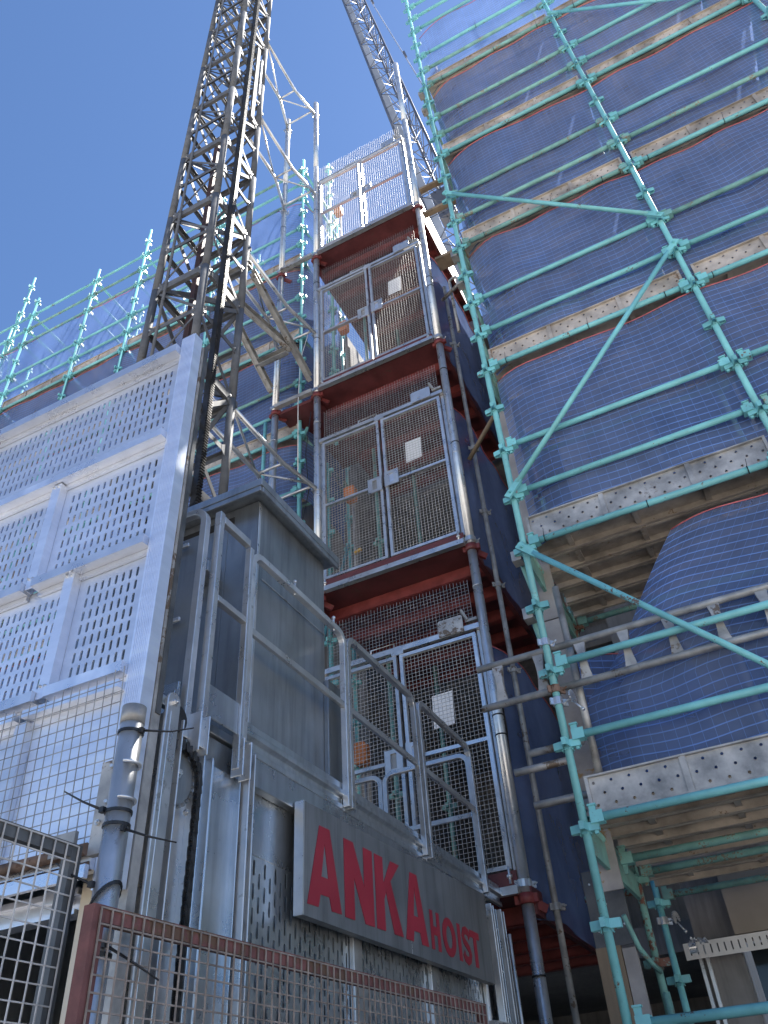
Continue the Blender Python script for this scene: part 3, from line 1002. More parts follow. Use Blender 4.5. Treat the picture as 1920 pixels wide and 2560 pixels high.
# ================================================================== LANDINGS AND GATES
lvl = ['lowest', 'second', 'third', 'roof level']
lvl_txt = ['lowest red steel landing behind the cage guard rails', 'red steel landing above the lowest landing gate', 'red steel landing below the third gate up', 'red steel roof landing at the top of the hoist tower']
for n_, z in enumerate(LZ):
    ld = thing('landing', lvl_txt[n_], 'landing', (-2.6, 6.0, z))
    X0, X1 = -3.36, -1.79
    box_part('apron_plate', (X0, X1, Y_T - 0.035, Y_T - 0.02, z - 0.115, z - 0.004), RED, ld)
    m = MB()
    m.box(X0 - 0.01, X1 + 0.01, Y_T - 0.095, Y_T - 0.036, z - 0.170, z - 0.118)
    m.box(X0 - 0.01, X1 + 0.01, Y_T - 0.10, Y_T - 0.088, z - 0.176, z - 0.16)
    obj('front_rail', m, GALV, ld)
    depth = 8.2 if n_ < 3 else 8.0
    box_part('deck_plate', (-3.50, -1.70, Y_T - 0.02, depth, z - 0.16, z - 0.12), RED, ld)
    for x in (-3.50, -1.745):
        box_part('edge_beam', (x, x + 0.045, Y_T + 0.02, depth, z - 0.30, z - 0.161), RED, ld)
    y = 6.19
    while y < depth:
        m = MB()
        m.box(-3.46, -1.70, y, y + 0.012, z - 0.29, z - 0.165); m.box(-3.46, -1.70, y, y + 0.07, z - 0.295, z - 0.283)
        m.box(-3.46, -1.70, y + 0.012, y + 0.07, z - 0.178, z - 0.165)
        obj('cross_beam', m, RED_BR, ld)
        y += 0.449
    # outrigger rail towards the third tube
    if n_ >= 2:
        m = MB()
        m.box(-4.02, -3.47, Y_T - 0.09, Y_T - 0.03, z - 0.17, z - 0.11)
        obj('side_rail', m, GALV_DK, ld)
        if n_ == 2:
            box_part('side_deck', (-4.0, -3.51, Y_T + 0.0, 7.2, z - 0.24, z - 0.19), RED, ld)
    if n_ == 3:
        box_part('side_plate', (-1.70, -1.69, Y_T + 0.05, depth, z - 0.10, z + 0.22), RED_BR, ld)

def landing_gate(z, n_):
    gt = thing('landing_gate', ['double mesh gate of the lowest landing, behind the cage guard rails', 'double mesh gate just above the cabin roof',
                               'double mesh gate third from the bottom, sunlight slipping in behind', 'topmost double mesh gate standing against the sky'][n_],
               'gate', (-2.6, Y_T, z), 'landing gates')
    y0, y1 = Y_T - 0.03, Y_T + 0.01
    # header bar, posts, hinges
    m = MB()
    m.box(-3.39, -1.78, y0, y1, z + 2.035, z + 2.085)
    obj('header_bar', m, GALV, gt)
    for x in (-3.385, -1.82):
        box_part('jamb', (x, x + 0.035, Y_T + 0.012, Y_T + 0.05, z, z + 2.033), GALV, gt)
    m = MB()
    m.prism([(-0.06, 0), (0.06, 0), (0.06, 0.06), (0.035, 0.085), (-0.035, 0.085), (-0.06, 0.06)], (-2.585, y0 - 0.006, z + 2.0), UX, UZ, (0, 0.014, 0))
    obj('centre_catch', m, GALV, gt)
    m = MB()
    m.tube([(-2.86, y0 + 0.02, z + 2.08), (-2.86, y0 + 0.02, z + 2.14), (-2.62, y0 + 0.02, z + 2.14), (-2.62, y0 + 0.02, z + 2.08)], 0.008, 6)
    obj('pull_handle', m, GALV, gt)
    m = MB()
    m.prism([(0, 0), (0.24, 0), (0.24, 0.15), (0.225, 0.165), (0.015, 0.165), (0, 0.15)], (-2.16, y0 - 0.012, z + 2.04), UX, UZ, (0, 0.008, 0))
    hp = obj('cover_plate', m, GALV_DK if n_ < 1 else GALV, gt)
    for dx, dz in ((0.03, 0.13), (0.2, 0.12), (0.11, 0.10), (0.09, 0.05)):
        bolt((-2.16 + dx, y0 - 0.012, z + 2.04 + dz), (0, -1, 0), 0.012, hp)
    # limit switch arm at the right post
    m = MB()
    m.box(-1.90, -1.79, y0, y0 + 0.04, z + 2.12, z + 2.15); m.bar((-1.88, y0, z + 2.14), (-1.92, y0 - 0.02, z + 2.24), 0.03, 0.02)
    obj('switch_arm', m, GALV_DK, gt)
    m = MB()
    wire_grid(m, (-3.34, Y_T + 0.02, z + 2.05), UX, UZ, 1.50, 0.50, 0.0345, 0.0345, 0.0016 if n_ < 2 else 0.0011, 0.05)
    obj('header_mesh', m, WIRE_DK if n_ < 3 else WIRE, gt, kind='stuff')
    for s, (xa, xb) in enumerate(((-3.345, -2.602), (-2.570, -1.826))):
        lf = MB()
        w = 0.032
        lf.box(xa, xa + w, y0, y1, z + 0.012, z + 2.0); lf.box(xb - w, xb, y0, y1, z + 0.012, z + 2.0)
        lf.box(xa + w, xb - w, y0 + 0.001, y1 - 0.001, z + 1.968, z + 2.0); lf.box(xa + w, xb - w, y0 + 0.001, y1 - 0.001, z + 0.012, z + 0.042)
        lf.box(xa + w, xb - w, y0 + 0.001, y1 - 0.001, z + 1.0, z + 1.03)
        leaf = obj('gate_leaf', lf, GALV, gt)
        m = MB()
        wire_grid(m, (xa + w, Y_T - 0.008, z + 0.045), UX, UZ, xb - xa - 2 * w, 1.92, 0.0358, 0.0358, 0.0016 if n_ < 2 else 0.0013)
        obj('wire_mesh', m, WIRE, leaf, kind='stuff')
        # latch box: a plate with a recessed hand slot
        lx = xb - 0.165 if s == 0 else xa + 0.005
        dz = 0.0 if s == 0 else 0.02
        m = MB()
        zz = z + 0.92 + dz
        for bx in ((lx, lx + 0.05, zz, zz + 0.2), (lx + 0.105, lx + 0.16, zz, zz + 0.2), (lx + 0.05, lx + 0.105, zz, zz + 0.035), (lx + 0.05, lx + 0.105, zz + 0.165, zz + 0.2)):
            m.box(bx[0], bx[1], y0 - 0.016, y0 - 0.002, bx[2], bx[3])
        lt = obj('latch_plate', m, GALV, leaf)
        box_part('latch_recess', (lx + 0.045, lx + 0.11, y0 - 0.001, y0 + 0.012, zz + 0.03, zz + 0.17), GALV_DK if s == 0 else ALU, lt)
        m = MB()
        m.box(lx - 0.004, lx, y0 - 0.02, y0 - 0.002, zz - 0.005, zz + 0.205); m.box(lx + 0.16, lx + 0.164, y0 - 0.02, y0 - 0.002, zz - 0.005, zz + 0.205)
        obj('latch_lip', m, GALV, lt)
        # bottom pivots
        px = xa + 0.016 if s == 0 else xb - 0.016
        m = MB()
        m.tube([(px, y0 - 0.005, z - 0.09), (px, y0 - 0.005, z + 0.03)], 0.010, 8)
        m.tube([(px, y0 - 0.005, z - 0.05), (px, y0 - 0.005, z - 0.03)], 0.022, 8)
        obj('pivot', m, GALV, leaf)
    return gt
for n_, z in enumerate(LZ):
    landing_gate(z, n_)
    if n_ < 3:
        pp = MB()
        pp.hexa([(-2.325, Y_T + 0.025, z + 1.23), (-2.135, Y_T + 0.025, z + 1.24), (-2.135, Y_T + 0.027, z + 1.24), (-2.325, Y_T + 0.027, z + 1.23),
                 (-2.315, Y_T + 0.025, z + 1.535), (-2.125, Y_T + 0.025, z + 1.54), (-2.125, Y_T + 0.027, z + 1.54), (-2.315, Y_T + 0.027, z + 1.535)])
        tag(obj('notice_sheet', pp, PAPER), ['white paper notice behind the mesh of the lowest landing gate', 'white paper notice behind the gate above the cabin roof', 'white paper notice behind the third gate up'][n_], 'paper', 'paper notices on the gates')
    ob = thing('call_box', ['orange call box inside the lowest landing gate', 'orange call box inside the gate above the cabin roof', 'orange call box inside the third gate up', 'orange call box at the topmost gate against the sky'][n_], 'call box', (-3.1, 6.1, z + 1.1), 'orange call boxes')
    m = MB()
    m.prism([(0.0, 0.02), (0.02, 0), (0.11, 0), (0.13, 0.02), (0.13, 0.18), (0.11, 0.2), (0.02, 0.2), (0, 0.18)], (-3.19, 6.08, z + 1.18), UX, UZ, (0, 0.09, 0))
    obj('case', m, ORANGE, ob)
    m = MB()
    m.tube([(-3.125, 6.17, z - 0.115), (-3.125, 6.19, z + 1.3)], 0.012, 6)
    obj('stand', m, GALV_DK, ob)
sb = MB()
sb.hexa([(-3.02, 5.94, LZ[1] + 0.27), (-2.94, 5.94, LZ[1] + 0.29), (-2.94, 5.97, LZ[1] + 0.29), (-3.02, 5.97, LZ[1] + 0.27), (-3.02, 5.94, LZ[1] + 0.30), (-2.94, 5.94, LZ[1] + 0.32), (-2.94, 5.97, LZ[1] + 0.32), (-3.02, 5.97, LZ[1] + 0.30)])
tag(obj('tape_scrap', sb, YELLOW), 'small yellow tape scrap stuck low on the gate above the cabin roof', 'tape')
# blue side nets of the landings
for n_, z in enumerate(LZ[:3]):
    net(['dark blue side net of the lowest landing, right of the gate', 'dark blue side net of the landing above the cabin roof, right of the gate', 'dark blue side net of the third landing up, right of the gate'][n_],
        (-1.665, 5.99, 0), (-1.665, 8.22, 0), z - 0.30, z + 1.9, (1, 0, 0), 90 + n_, 0.04, None, 0.03, step=0.15, strands=False)
# shoring posts seen through the gates
for n_, (x, y) in enumerate(((-3.2, 7.0), (-2.9, 7.6))):
    for q, z in enumerate(LZ[:3]):
        sh = thing('shoring_post', '%s turquoise post inside the %s landing' % (['front', 'rear'][n_], lvl[q]), 'post', (x, y, z), 'posts inside the landings')
        tube_part('post', (x, y, z - 0.12), (x, y, z + 2.80), 0.0242, TEAL_OLD, sh)
        inst('v_pressing', cached(('vp', TEAL_OLD.name), vpress_mesh), TEAL_OLD, T(x, y, z + 1.2), sh)
# guard braces behind the roof gate
rg = thing('roof_guard', 'turquoise guard rails and sloping braces on the roof behind the topmost gate', 'guard rail', (-2.8, 8.5, ROOF))
standard(rg, -2.95, 8.6, 12.44, 15.2, TEAL, [13.0, 13.5, 14.0, 14.5])
standard(rg, -3.2, 8.9, 12.8, 14.9, TEAL, [13.0, 13.5, 14.0])
for a, b in (((-3.75, 7.4, 15.0), (-2.95, 8.6, 13.2)), ((-3.75, 7.4, 14.2), (-3.1, 8.6, 13.0)), ((-3.75, 7.4, 13.9), (-3.3, 8.5, 12.6)), ((-3.7, 7.0, 13.9), (-3.3, 7.9, 12.6))):
    tube_part('brace', a, b, 0.021, TEAL, rg)
# cables on the left landing tube
for n_, pts in enumerate(([(-3.49, 5.85, 8.95), (-3.53, 5.8, 8.2), (-3.50, 5.82, 7.6), (-3.60, 5.8, 7.0), (-3.56, 5.85, 5.6)],
                          [(-3.50, 5.83, 10.6), (-3.62, 5.8, 10.0), (-3.66, 5.82, 9.2), (-3.66, 5.84, 8.0)])):
    m = MB()
    m.tube(pts, 0.006, 5)
    tag(obj('cable', m, BLACK if n_ == 0 else WHITEP), ['black cable looping down the left landing tube', 'pale cable hanging left of the left landing tube'][n_], 'cable')

# ================================================================== HOIST MAST
MX1, MX0, MY0, MY1 = -3.51, -4.18, 3.68, 4.33
ms = thing('hoist_mast', 'tall dark lattice hoist mast with toothed rack', 'hoist mast', (-3.85, 4.0, 0))
HZ0, SEC = 9.21, 0.754
secs = [HZ0 + SEC * (k - 12) for k in range(0, 32)]
MTOP = secs[-1] + 0.2
zj = [0.0] + [secs[k] + 0.0 for k in range(2, 32, 2)]
for (x, y) in ((MX0, MY0), (MX1, MY0), (MX1, MY1), (MX0, MY1)):
    for a, b in zip(zj, zj[1:]):
        tube_part('leg', (x, y, a + 0.002), (x, y, b - 0.002), 0.043, MAST, ms, 14)
def hm_x():
    b = MB()   # channel between legs, along X
    L = MX1 - MX0 - 0.066
    b.box(0, L, -0.005, 0.0, -0.055, 0.055); b.box(0, L, 0.0, 0.035, 0.047, 0.055); b.box(0, L, 0.0, 0.035, -0.055, -0.047)
    return b.mesh('cross_member')
def ha_x():
    b = MB()
    L = MX1 - MX0 - 0.066
    b.box(0, L, -0.004, 0.0, -0.032, 0.032); b.box(0, L, 0.0, 0.035, 0.026, 0.032)
    return b.mesh('cross_member')
LY = MY1 - MY0 - 0.066
for k, z in enumerate(secs):
    if z < 0.2:
        continue
    big = (k % 2 == 0)
    for (y, flip) in ((MY0, 1), (MY1, -1)):
        me = cached(('hmx', big), hm_x if big else ha_x)
        if flip == 1:
            inst('cross_member', me, MAST, T(MX0 + 0.033, y - 0.006, z), ms)
        else:
            inst('cross_member', me, MAST, T(MX1 - 0.033, y + 0.006, z) @ Matrix.Rotation(math.pi, 4, 'Z'), ms)
    for (x, rot) in ((MX1, math.pi / 2), (MX0, -math.pi / 2)):
        me = cached(('hmx', big), hm_x if big else ha_x)
        if rot > 0:
            inst('cross_member', me, MAST, T(x + 0.006, MY0 + 0.033, z + 0.0) @ Matrix.Rotation(rot, 4, 'Z'), ms)
        else:
            inst('cross_member', me, MAST, T(x - 0.006, MY1 - 0.033, z + 0.0) @ Matrix.Rotation(rot, 4, 'Z'), ms)
    # gusset plates with bolts at the corners of the section joints
    for (x, y, sx, sy) in ((MX0, MY0, 1, 0), (MX1, MY0, -1, 0), (MX1, MY0, 0, 1), (MX1, MY1, 0, -1)):
        m = MB()
        h = 0.12 if big else 0.07
        if sx:
            m.prism([(0, -h), (0.05, -h), (0.10, -0.03), (0.10, 0.03), (0.05, h), (0, h)], (x, y - 0.013, z), (sx, 0, 0), UZ, (0, 0.006, 0))
            o = obj('gusset', m, MAST, ms)
            if z > 7:
                bolt((x + sx * 0.06, y - 0.013, z), (0, -1, 0), 0.026, o)
        else:
            m.prism([(0, -h), (0.05, -h), (0.10, -0.03), (0.10, 0.03), (0.05, h), (0, h)], (x + 0.007, y, z), (0, sy, 0), UZ, (0.006, 0, 0))
            o = obj('gusset', m, MAST, ms)
            if z > 7:
                bolt((x + 0.013, y + sy * 0.06, z), (1, 0, 0), 0.026, o)
for k in range(len(secs) - 1):
    z0, z1 = secs[k], secs[k + 1]
    if z0 < 0.2:
        continue
    f = k % 2
    a, b = (MX0 + 0.03, z0 + 0.05), (MX1 - 0.03, z1 - 0.05)
    if f:
        a, b = (MX0 + 0.03, z1 - 0.05), (MX1 - 0.03, z0 + 0.05)
    bar_part('diagonal', (a[0], MY0, a[1]), (b[0], MY0, b[1]), 0.010, 0.055, MAST, ms, (0, 0, 1)) if False else None
    m = MB(); m.bar((a[0], MY0 + 0.004, a[1]), (b[0], MY0 + 0.004, b[1]), 0.03, 0.008, (0, 1, 0)); obj('diagonal', m, MAST, ms)
    m = MB(); m.bar((a[0], MY1 - 0.004, b[1]), (b[0], MY1 - 0.004, a[1]), 0.075, 0.010, (0, 1, 0)); obj('diagonal', m, MAST, ms)
    c, e = (MY0 + 0.03, z1 - 0.05), (MY1 - 0.03, z0 + 0.05)
    if f:
        c, e = (MY0 + 0.03, z0 + 0.05), (MY1 - 0.03, z1 - 0.05)
    m = MB(); m.bar((MX1 - 0.004, c[0], c[1]), (MX1 - 0.004, e[0], e[1]), 0.05, 0.008, (1, 0, 0)); obj('diagonal', m, MAST, ms)
    m = MB(); m.bar((MX0 + 0.004, c[0], e[1]), (MX0 + 0.004, e[0], c[1]), 0.075, 0.010, (1, 0, 0)); obj('diagonal', m, MAST, ms)
    # thin rods across the section plan
    if f == 0 and z0 > 6:
        tube_part('tie_rod', (MX0 + 0.03, MY0 + 0.03, z0 + 0.02), (MX1 - 0.03, MY1 - 0.03, z0 + 0.02), 0.010, MAST, ms, 6)
        tube_part('tie_rod', (MX1 - 0.03, MY0 + 0.03, z0 - 0.02), (MX0 + 0.03, MY1 - 0.03, z0 - 0.02), 0.010, MAST, ms, 6)
tube_part('conduit', (MX0 + 0.155, MY0 - 0.02, 0.1), (MX0 + 0.155, MY0 - 0.02, MTOP), 0.017, MAST, ms, 10)
bar_part('inner_guide', (MX0 + 0.22, MY0 + 0.36, 0.0), (MX0 + 0.22, MY0 + 0.36, 13.3), 0.07, 0.07, MAST_RED, ms)
# toothed racks
def rack(xc, yc, z1):
    m = MB()
    m.box(xc - 0.035, xc + 0.02, yc - 0.028, yc + 0.028, 0.0, z1)
    z = 3.0
    while z < z1 - 0.05:
        m.hexa([(xc + 0.02, yc - 0.028, z), (xc + 0.02, yc + 0.028, z), (xc + 0.02, yc + 0.028, z + 0.024), (xc + 0.02, yc - 0.028, z + 0.024),
                (xc + 0.040, yc - 0.028, z + 0.007), (xc + 0.040, yc + 0.028, z + 0.007), (xc + 0.040, yc + 0.028, z + 0.017), (xc + 0.040, yc - 0.028, z + 0.017)])
        z += 0.0333
    return obj('rack', m, RACK, ms)
rack(MX1 + 0.05, MY0 + 0.24, MTOP)
for z in secs[::2]:
    if z > 4:
        box_part('rack_bracket', (MX1 - 0.01, MX1 + 0.014, MY0 + 0.19, MY0 + 0.29, z - 0.10, z + 0.10), MAST, ms)
bar_part('side_strip', (MX1 + 0.045, MY0 + 0.43, 13.6), (MX1 + 0.045, MY0 + 0.43, 16.2), 0.03, 0.07, MAST, ms)
bar_part('limit_cam', (MX1 + 0.05, MY0 + 0.52, 14.6), (MX1 + 0.05, MY0 + 0.52, 15.9), 0.05, 0.03, GALV, ms)

# ties from the mast to the landing tubes
tie_txt = ['top mast tie against the open sky', 'second mast tie from the top, level with the topmost gate', 'third mast tie from the top, level with the second highest gate', 'lowest mast tie just above the cabin roof']
for n_, z in enumerate((17.29, 14.28, 10.50, 7.65)):
    td = thing('mast_tie', 'grey tubular ' + tie_txt[n_], 'mast tie', (-3.7, 5.2, z), 'mast ties')
    xa, xb, yk = -3.53, -3.86, 5.32
    mt = GALV
    for xs, xe in ((xa, -3.425), (xb, -4.03)):
        m = MB()
        m.tube([(xs, MY1 + 0.03, z), (xs, yk - 0.03, z), (xs + (xe - xs) * 0.05, yk + 0.03, z), (xe, Y_T - 0.02, z)], 0.026, 12)
        obj('arm', m, mt, td)
    tube_part('cross_tube', (xa - 0.02, yk, z - 0.005), (xb + 0.02, yk, z - 0.005), 0.018, mt, td, 8)
    tube_part('cross_tube', (-3.47, 5.80, z - 0.005), (-3.99, 5.80, z - 0.005), 0.018, mt, td, 8)
    tube_part('diagonal', (xb + 0.02, yk + 0.02, z + 0.002), (-3.44, 5.76, z + 0.002), 0.014, mt, td, 8)
    tube_part('diagonal', (xa - 0.01, MY1 + 0.08, z + 0.002), (xb + 0.01, yk - 0.06, z + 0.002), 0.014, mt, td, 8)
    for xe in (-3.432, -4.055):
        coupler('', (xe, Y_T, z), UZ, 0.046, None, td, GALV)
    box_part('mast_bracket', (-4.12, -3.47, MY1 + 0.02, MY1 + 0.05, z - 0.035, z + 0.035), MAST, td)
# heavy channel frame by the third tie
hf = thing('channel_frame', 'heavy grey channel frame between the mast and the landing tubes', 'steel frame', (-3.8, 5.2, 9.2))
for a, b in (((-4.0, 4.40, 10.15), (-3.45, 4.40, 10.15)), ((-3.99, 4.45, 10.1), (-3.95, 5.6, 9.35)), ((-3.50, 4.45, 10.1), (-3.47, 5.75, 9.45)),
             ((-3.93, 4.5, 10.1), (-3.50, 5.35, 9.62)), ((-3.95, 5.32, 9.55), (-3.50, 5.32, 9.55))):
    A, B = Vector(a), Vector(b)
    m = MB()
    d = (B - A).normalized()
    s_ = d.cross(UZ).normalized()
    m.bar(A, B, 0.012, 0.11)
    m.bar(A + s_ * 0.03 + Vector((0, 0, 0.05)), B + s_ * 0.03 + Vector((0, 0, 0.05)), 0.06, 0.010)
    m.bar(A + s_ * 0.03 - Vector((0, 0, 0.05)), B + s_ * 0.03 - Vector((0, 0, 0.05)), 0.06, 0.010)
    obj('channel', m, GALV_DK, hf)

# ================================================================== CRANE JIB
cr = thing('tower_crane', 'dark lattice luffing crane jib rising steeply behind the roof', 'crane', (-0.6, 15, ROOF))
CB, CT = Vector((-1.28, 15.0, 12.8)), Vector((-6.66, 15.0, 64.0))
cd_ = (CT - CB).normalized()
c_side = Vector((cd_.z, 0, -cd_.x))               # to the right in the picture
# right chord runs through CB-CT; the others sit to its left and behind
off = [Vector((0, 0, 0)), c_side * -1.12, c_side * -0.48 + Vector((0, 1.3, 0.0)), c_side * -0.55 + Vector((0, -0.1, 0)) ]
L = (CT - CB).length
for o_ in off[:3]:
    m = MB(); m.tube([CB + o_, CT + o_], 0.055, 8); obj('chord', m, CRANE, cr)
npan = 30
for k in range(npan):
    a, b = CB + cd_ * (L * k / npan), CB + cd_ * (L * (k + 1) / npan)
    for i, j in ((0, 1), (1, 2), (2, 0)):
        m = MB()
        m.tube([a + off[i], a + off[j]], 0.02, 5)
        if k % 2:
            m.tube([a + off[i], b + off[j]], 0.02, 5)
        else:
            m.tube([a + off[j], b + off[i]], 0.02, 5)
        obj('lacing', m, CRANE, cr)
    if k % 2 == 0:
        m = MB()
        m.prism([(0.05, 0.1), (0.34, 0.1), (0.34, L / npan * 1.9), (0.05, L / npan * 1.9)], a + off[1], c_side, cd_, (0, 0.02, 0))
        obj('walkway_sheet', m, CRANE_SHEET, cr)
m = MB(); m.tube([CB + c_side * 1.6 + Vector((0, -0.3, 0)), CT - cd_ * 12 + c_side * 0.3], 0.03, 6); obj('pendant_rope', m, GALV, cr)
m = MB(); m.tube([CB + off[2] + c_side * 0.12, CT + off[2] + c_side * 0.12], 0.02, 5); obj('hoist_rope', m, CRANE, cr)
for k in (16, 22, 29, 38):
    p = CB + c_side * (1.6 - 1.3 * k / 40) + cd_ * k + Vector((0, -0.25, 0))
    bar_part('rope_socket', p, p + cd_ * 0.7, 0.10, 0.08, CRANE, cr)
bar_part('winch_box', CB + cd_ * 17 + off[2], CB + cd_ * 19 + off[2], 0.7, 0.5, CRANE, cr)
box_part('slewing_base', (-2.9, 0.2, 14.0, 16.8, ROOF + 0.25, ROOF + 0.9), CRANE, cr)

# ================================================================== HOIST CAGE
XW = -1.90                                        # plane of the sign wall
YC0, YC1 = 2.08, 5.76
XL = -3.32
cg = thing('hoist_cage', 'galvanised passenger hoist cage with roof cabin and guard rails', 'hoist cage', (-2.6, 3.9, 0))
box_part('floor', (XL, XW - 0.06, YC0, YC1, 0.28, 0.38), GALV_DK, cg)
box_part('roof_deck', (XL, XW - 0.065, YC0, YC1, 3.02, 3.06), CAGE, cg)
box_part('mast_side_wall', (XL, XL + 0.02, YC0 + 0.02, YC1 - 0.02, 0.38, 3.018), CAGE, cg)
# top beam: stepped rolled profile, in three joined lengths
prof = [(0, 0), (0.025, 0), (0.025, 0.028), (0.012, 0.036), (0.012, 0.062), (0.034, 0.074), (0.034, 0.098), (0.018, 0.108), (0.018, 0.142), (0.0, 0.150)]
for a, b in ((2.645, 3.515), (3.519, 4.515), (4.519, 5.80)):
    m = MB()
    m.prism(prof, (XW - 0.03, a, 2.985), UX, UZ, (0, b - a, 0))
    obj('top_beam', m, CAGE, cg)
m = MB()
m.box(XW - 0.05, XW - 0.005, 2.66, 5.42, 2.86, 2.983)
obj('header_plate', m, CAGE, cg)
# corner construction
def wall_sheet(name, y0, y1, z0, z1, x=XW, lip=0.018, mt=CAGE):
    m = MB()
    m.box(x - 0.03, x - 0.022, y0, y1, z0, z1)
    m.box(x - 0.03, x - 0.03 + lip + 0.03, y0, y0 + 0.008, z0, z1)
    m.box(x - 0.03, x - 0.03 + lip + 0.022, y1 - 0.008, y1, z0, z1)
    return obj(name, m, mt, cg)
wall_sheet('corner_channel', 2.105, 2.20, 0.35, 2.93, XW + 0.02, 0.03, GALV)
wall_sheet('chain_channel', 2.21, 2.345, 0.35, 2.84, XW - 0.005, 0.02, GALV)
wall_sheet('wall_panel', 2.36, 2.43, 0.35, 2.87, XW + 0.0, 0.02)
wall_sheet('wall_panel', 2.432, 2.635, 0.35, 2.865, XW - 0.004, 0.012)
wall_sheet('door_post', 2.645, 2.70, 0.35, 2.98, XW + 0.012, 0.02, GALV)
for y, z in ((2.66, 2.62), (2.66, 2.33), (2.30, 2.62), (2.30, 2.2), (2.67, 1.9), (2.14, 2.72), (2.14, 2.56), (2.14, 2.4)):
    bolt((XW + 0.0, y, z), (1, 0, 0), 0.022, cg)
# rounded strut with pulley next to the corner
m = MB()
m.prism([(-0.036, 0), (0.036, 0), (0.036, 2.65)] + [(0.036 * math.cos(R(a)), 2.65 + 0.036 * math.sin(R(a))) for a in range(15, 180, 15)] + [(-0.036, 2.65)],
        (XW + 0.035, 2.12, 0.32), UY, UZ, (0.014, 0, 0))
st_ = obj('strut', m, GALV, cg)
bolt((XW + 0.049, 2.12, 2.965), (1, 0, 0), 0.026, st_)
m = MB()
m.tube([(XW - 0.005, 2.175, 2.93), (XW + 0.03, 2.175, 2.93)], 0.05, 18)
obj('pulley', m, RACK, cg)
# chain wheel and roller chain
m = MB()
m.tube([(XW - 0.014, 2.225, 2.74), (XW - 0.004, 2.225, 2.74)], 0.105, 28)
for k in range(28):
    a = R(360 * k / 28)
    c0 = Vector((XW - 0.009, 2.225 + 0.108 * math.cos(a), 2.74 + 0.108 * math.sin(a)))
    m.bar(c0, c0 + Vector((0, 0.012 * math.cos(a), 0.012 * math.sin(a))), 0.012, 0.010, UX)
sw_ = obj('chain_wheel', m, CABIN, cg)
bolt((XW - 0.004, 2.225, 2.74), (1, 0, 0), 0.04, sw_)
ch = thing('roller_chain', 'black roller chain hanging beside the cage corner', 'chain', (XW + 0.012, 2.30, 0.4))
def link_mesh():
    b = MB()
    for s in (-1, 1):
        b.prism([(0.010 * math.cos(R(a)), -0.011 + 0.010 * math.sin(R(a))) for a in range(180, 361, 45)] + [(0.010 * math.cos(R(a)), 0.011 + 0.010 * math.sin(R(a))) for a in range(0, 181, 45)],
                (s * 0.009 - 0.002, 0, 0), UY, UZ, (0.004, 0, 0))
    b.tube([(-0.012, 0, 0.011), (0.012, 0, 0.011)], 0.006, 6)
    return b.mesh('link')
me = link_mesh()
pts = [(2.235 + 0.108 * math.cos(R(a)), 2.74 + 0.108 * math.sin(R(a))) for a in range(120, 0, -13)]
z = 2.74
while z > 0.9:
    pts.append((2.343 - 0.014 * (2.74 - z) , z)); z -= 0.0245
for k, (y, z) in enumerate(pts):
    o = inst('link', me, RACK, T(XW + 0.014 + (0.002 if k % 2 else 0), y, z) @ Matrix.Rotation(R(10 * (k % 2)), 4, 'X'), ch)
# brackets under the rails
for y in (2.31, 2.60):
    m = MB()
    m.box(XW - 0.01, XW + 0.05, y - 0.03, y - 0.024, 2.84, 3.0); m.box(XW - 0.01, XW + 0.05, y + 0.024, y + 0.03, 2.84, 3.0); m.box(XW + 0.0, XW + 0.006, y - 0.024, y + 0.024, 2.86, 2.99)
    o = obj('rail_socket', m, GALV, cg)
    bolt((XW + 0.006, y, 2.92), (1, 0, 0), 0.018, o)
# perforated door leaf behind the sign
m = MB()
perf_sheet(m, (XW - 0.055, 2.71, 0.45), UY, UZ, UX, 2.70, 2.16, 66, 24, 0.0145, 0.062, 0.02, 0.0, True)
pf = obj('perforated_sheet', m, CAGE, cg)
m = MB()
m.box(XW - 0.06, XW - 0.054, 2.71, 5.41, 2.61, 2.98)
obj('sheet_head', m, CAGE, cg)
for y, w in ((2.715, 0.045), (3.62, 0.10), (4.50, 0.11), (5.33, 0.07)):
    m = MB()
    m.box(XW - 0.052, XW - 0.028, y, y + w * 0.45, 0.4, 2.86); m.box(XW - 0.052, XW - 0.036, y + w * 0.45, y + w, 0.4, 2.86)
    obj('mullion', m, GALV, cg)
wall_sheet('far_post', 5.425, 5.50, 0.35, 2.93, XW + 0.02, 0.02, GALV)
wall_sheet('far_panel', 5.515, 5.60, 0.35, 2.93, XW + 0.0, 0.02)
wall_sheet('far_post', 5.615, 5.70, 0.35, 2.93, XW + 0.01, 0.03, GALV)
for z in (2.8, 2.55, 2.3, 2.05):
    bolt((XW + 0.0, 5.56, z), (1, 0, 0), 0.022, cg)
    bolt((XW + 0.01, 5.65, z - 0.1), (1, 0, 0), 0.018, cg)
m = MB(); m.tube([(XW + 0.06, 5.66, 1.2), (XW + 0.06, 5.66, 2.78)], 0.012, 8); obj('latch_rod', m, GALV, cg)
# end door sill and inner lining that close the cage
box_part('end_wall', (XL + 0.02, XW - 0.08, YC1 - 0.03, YC1 - 0.01, 0.38, 3.015), CAGE, cg)

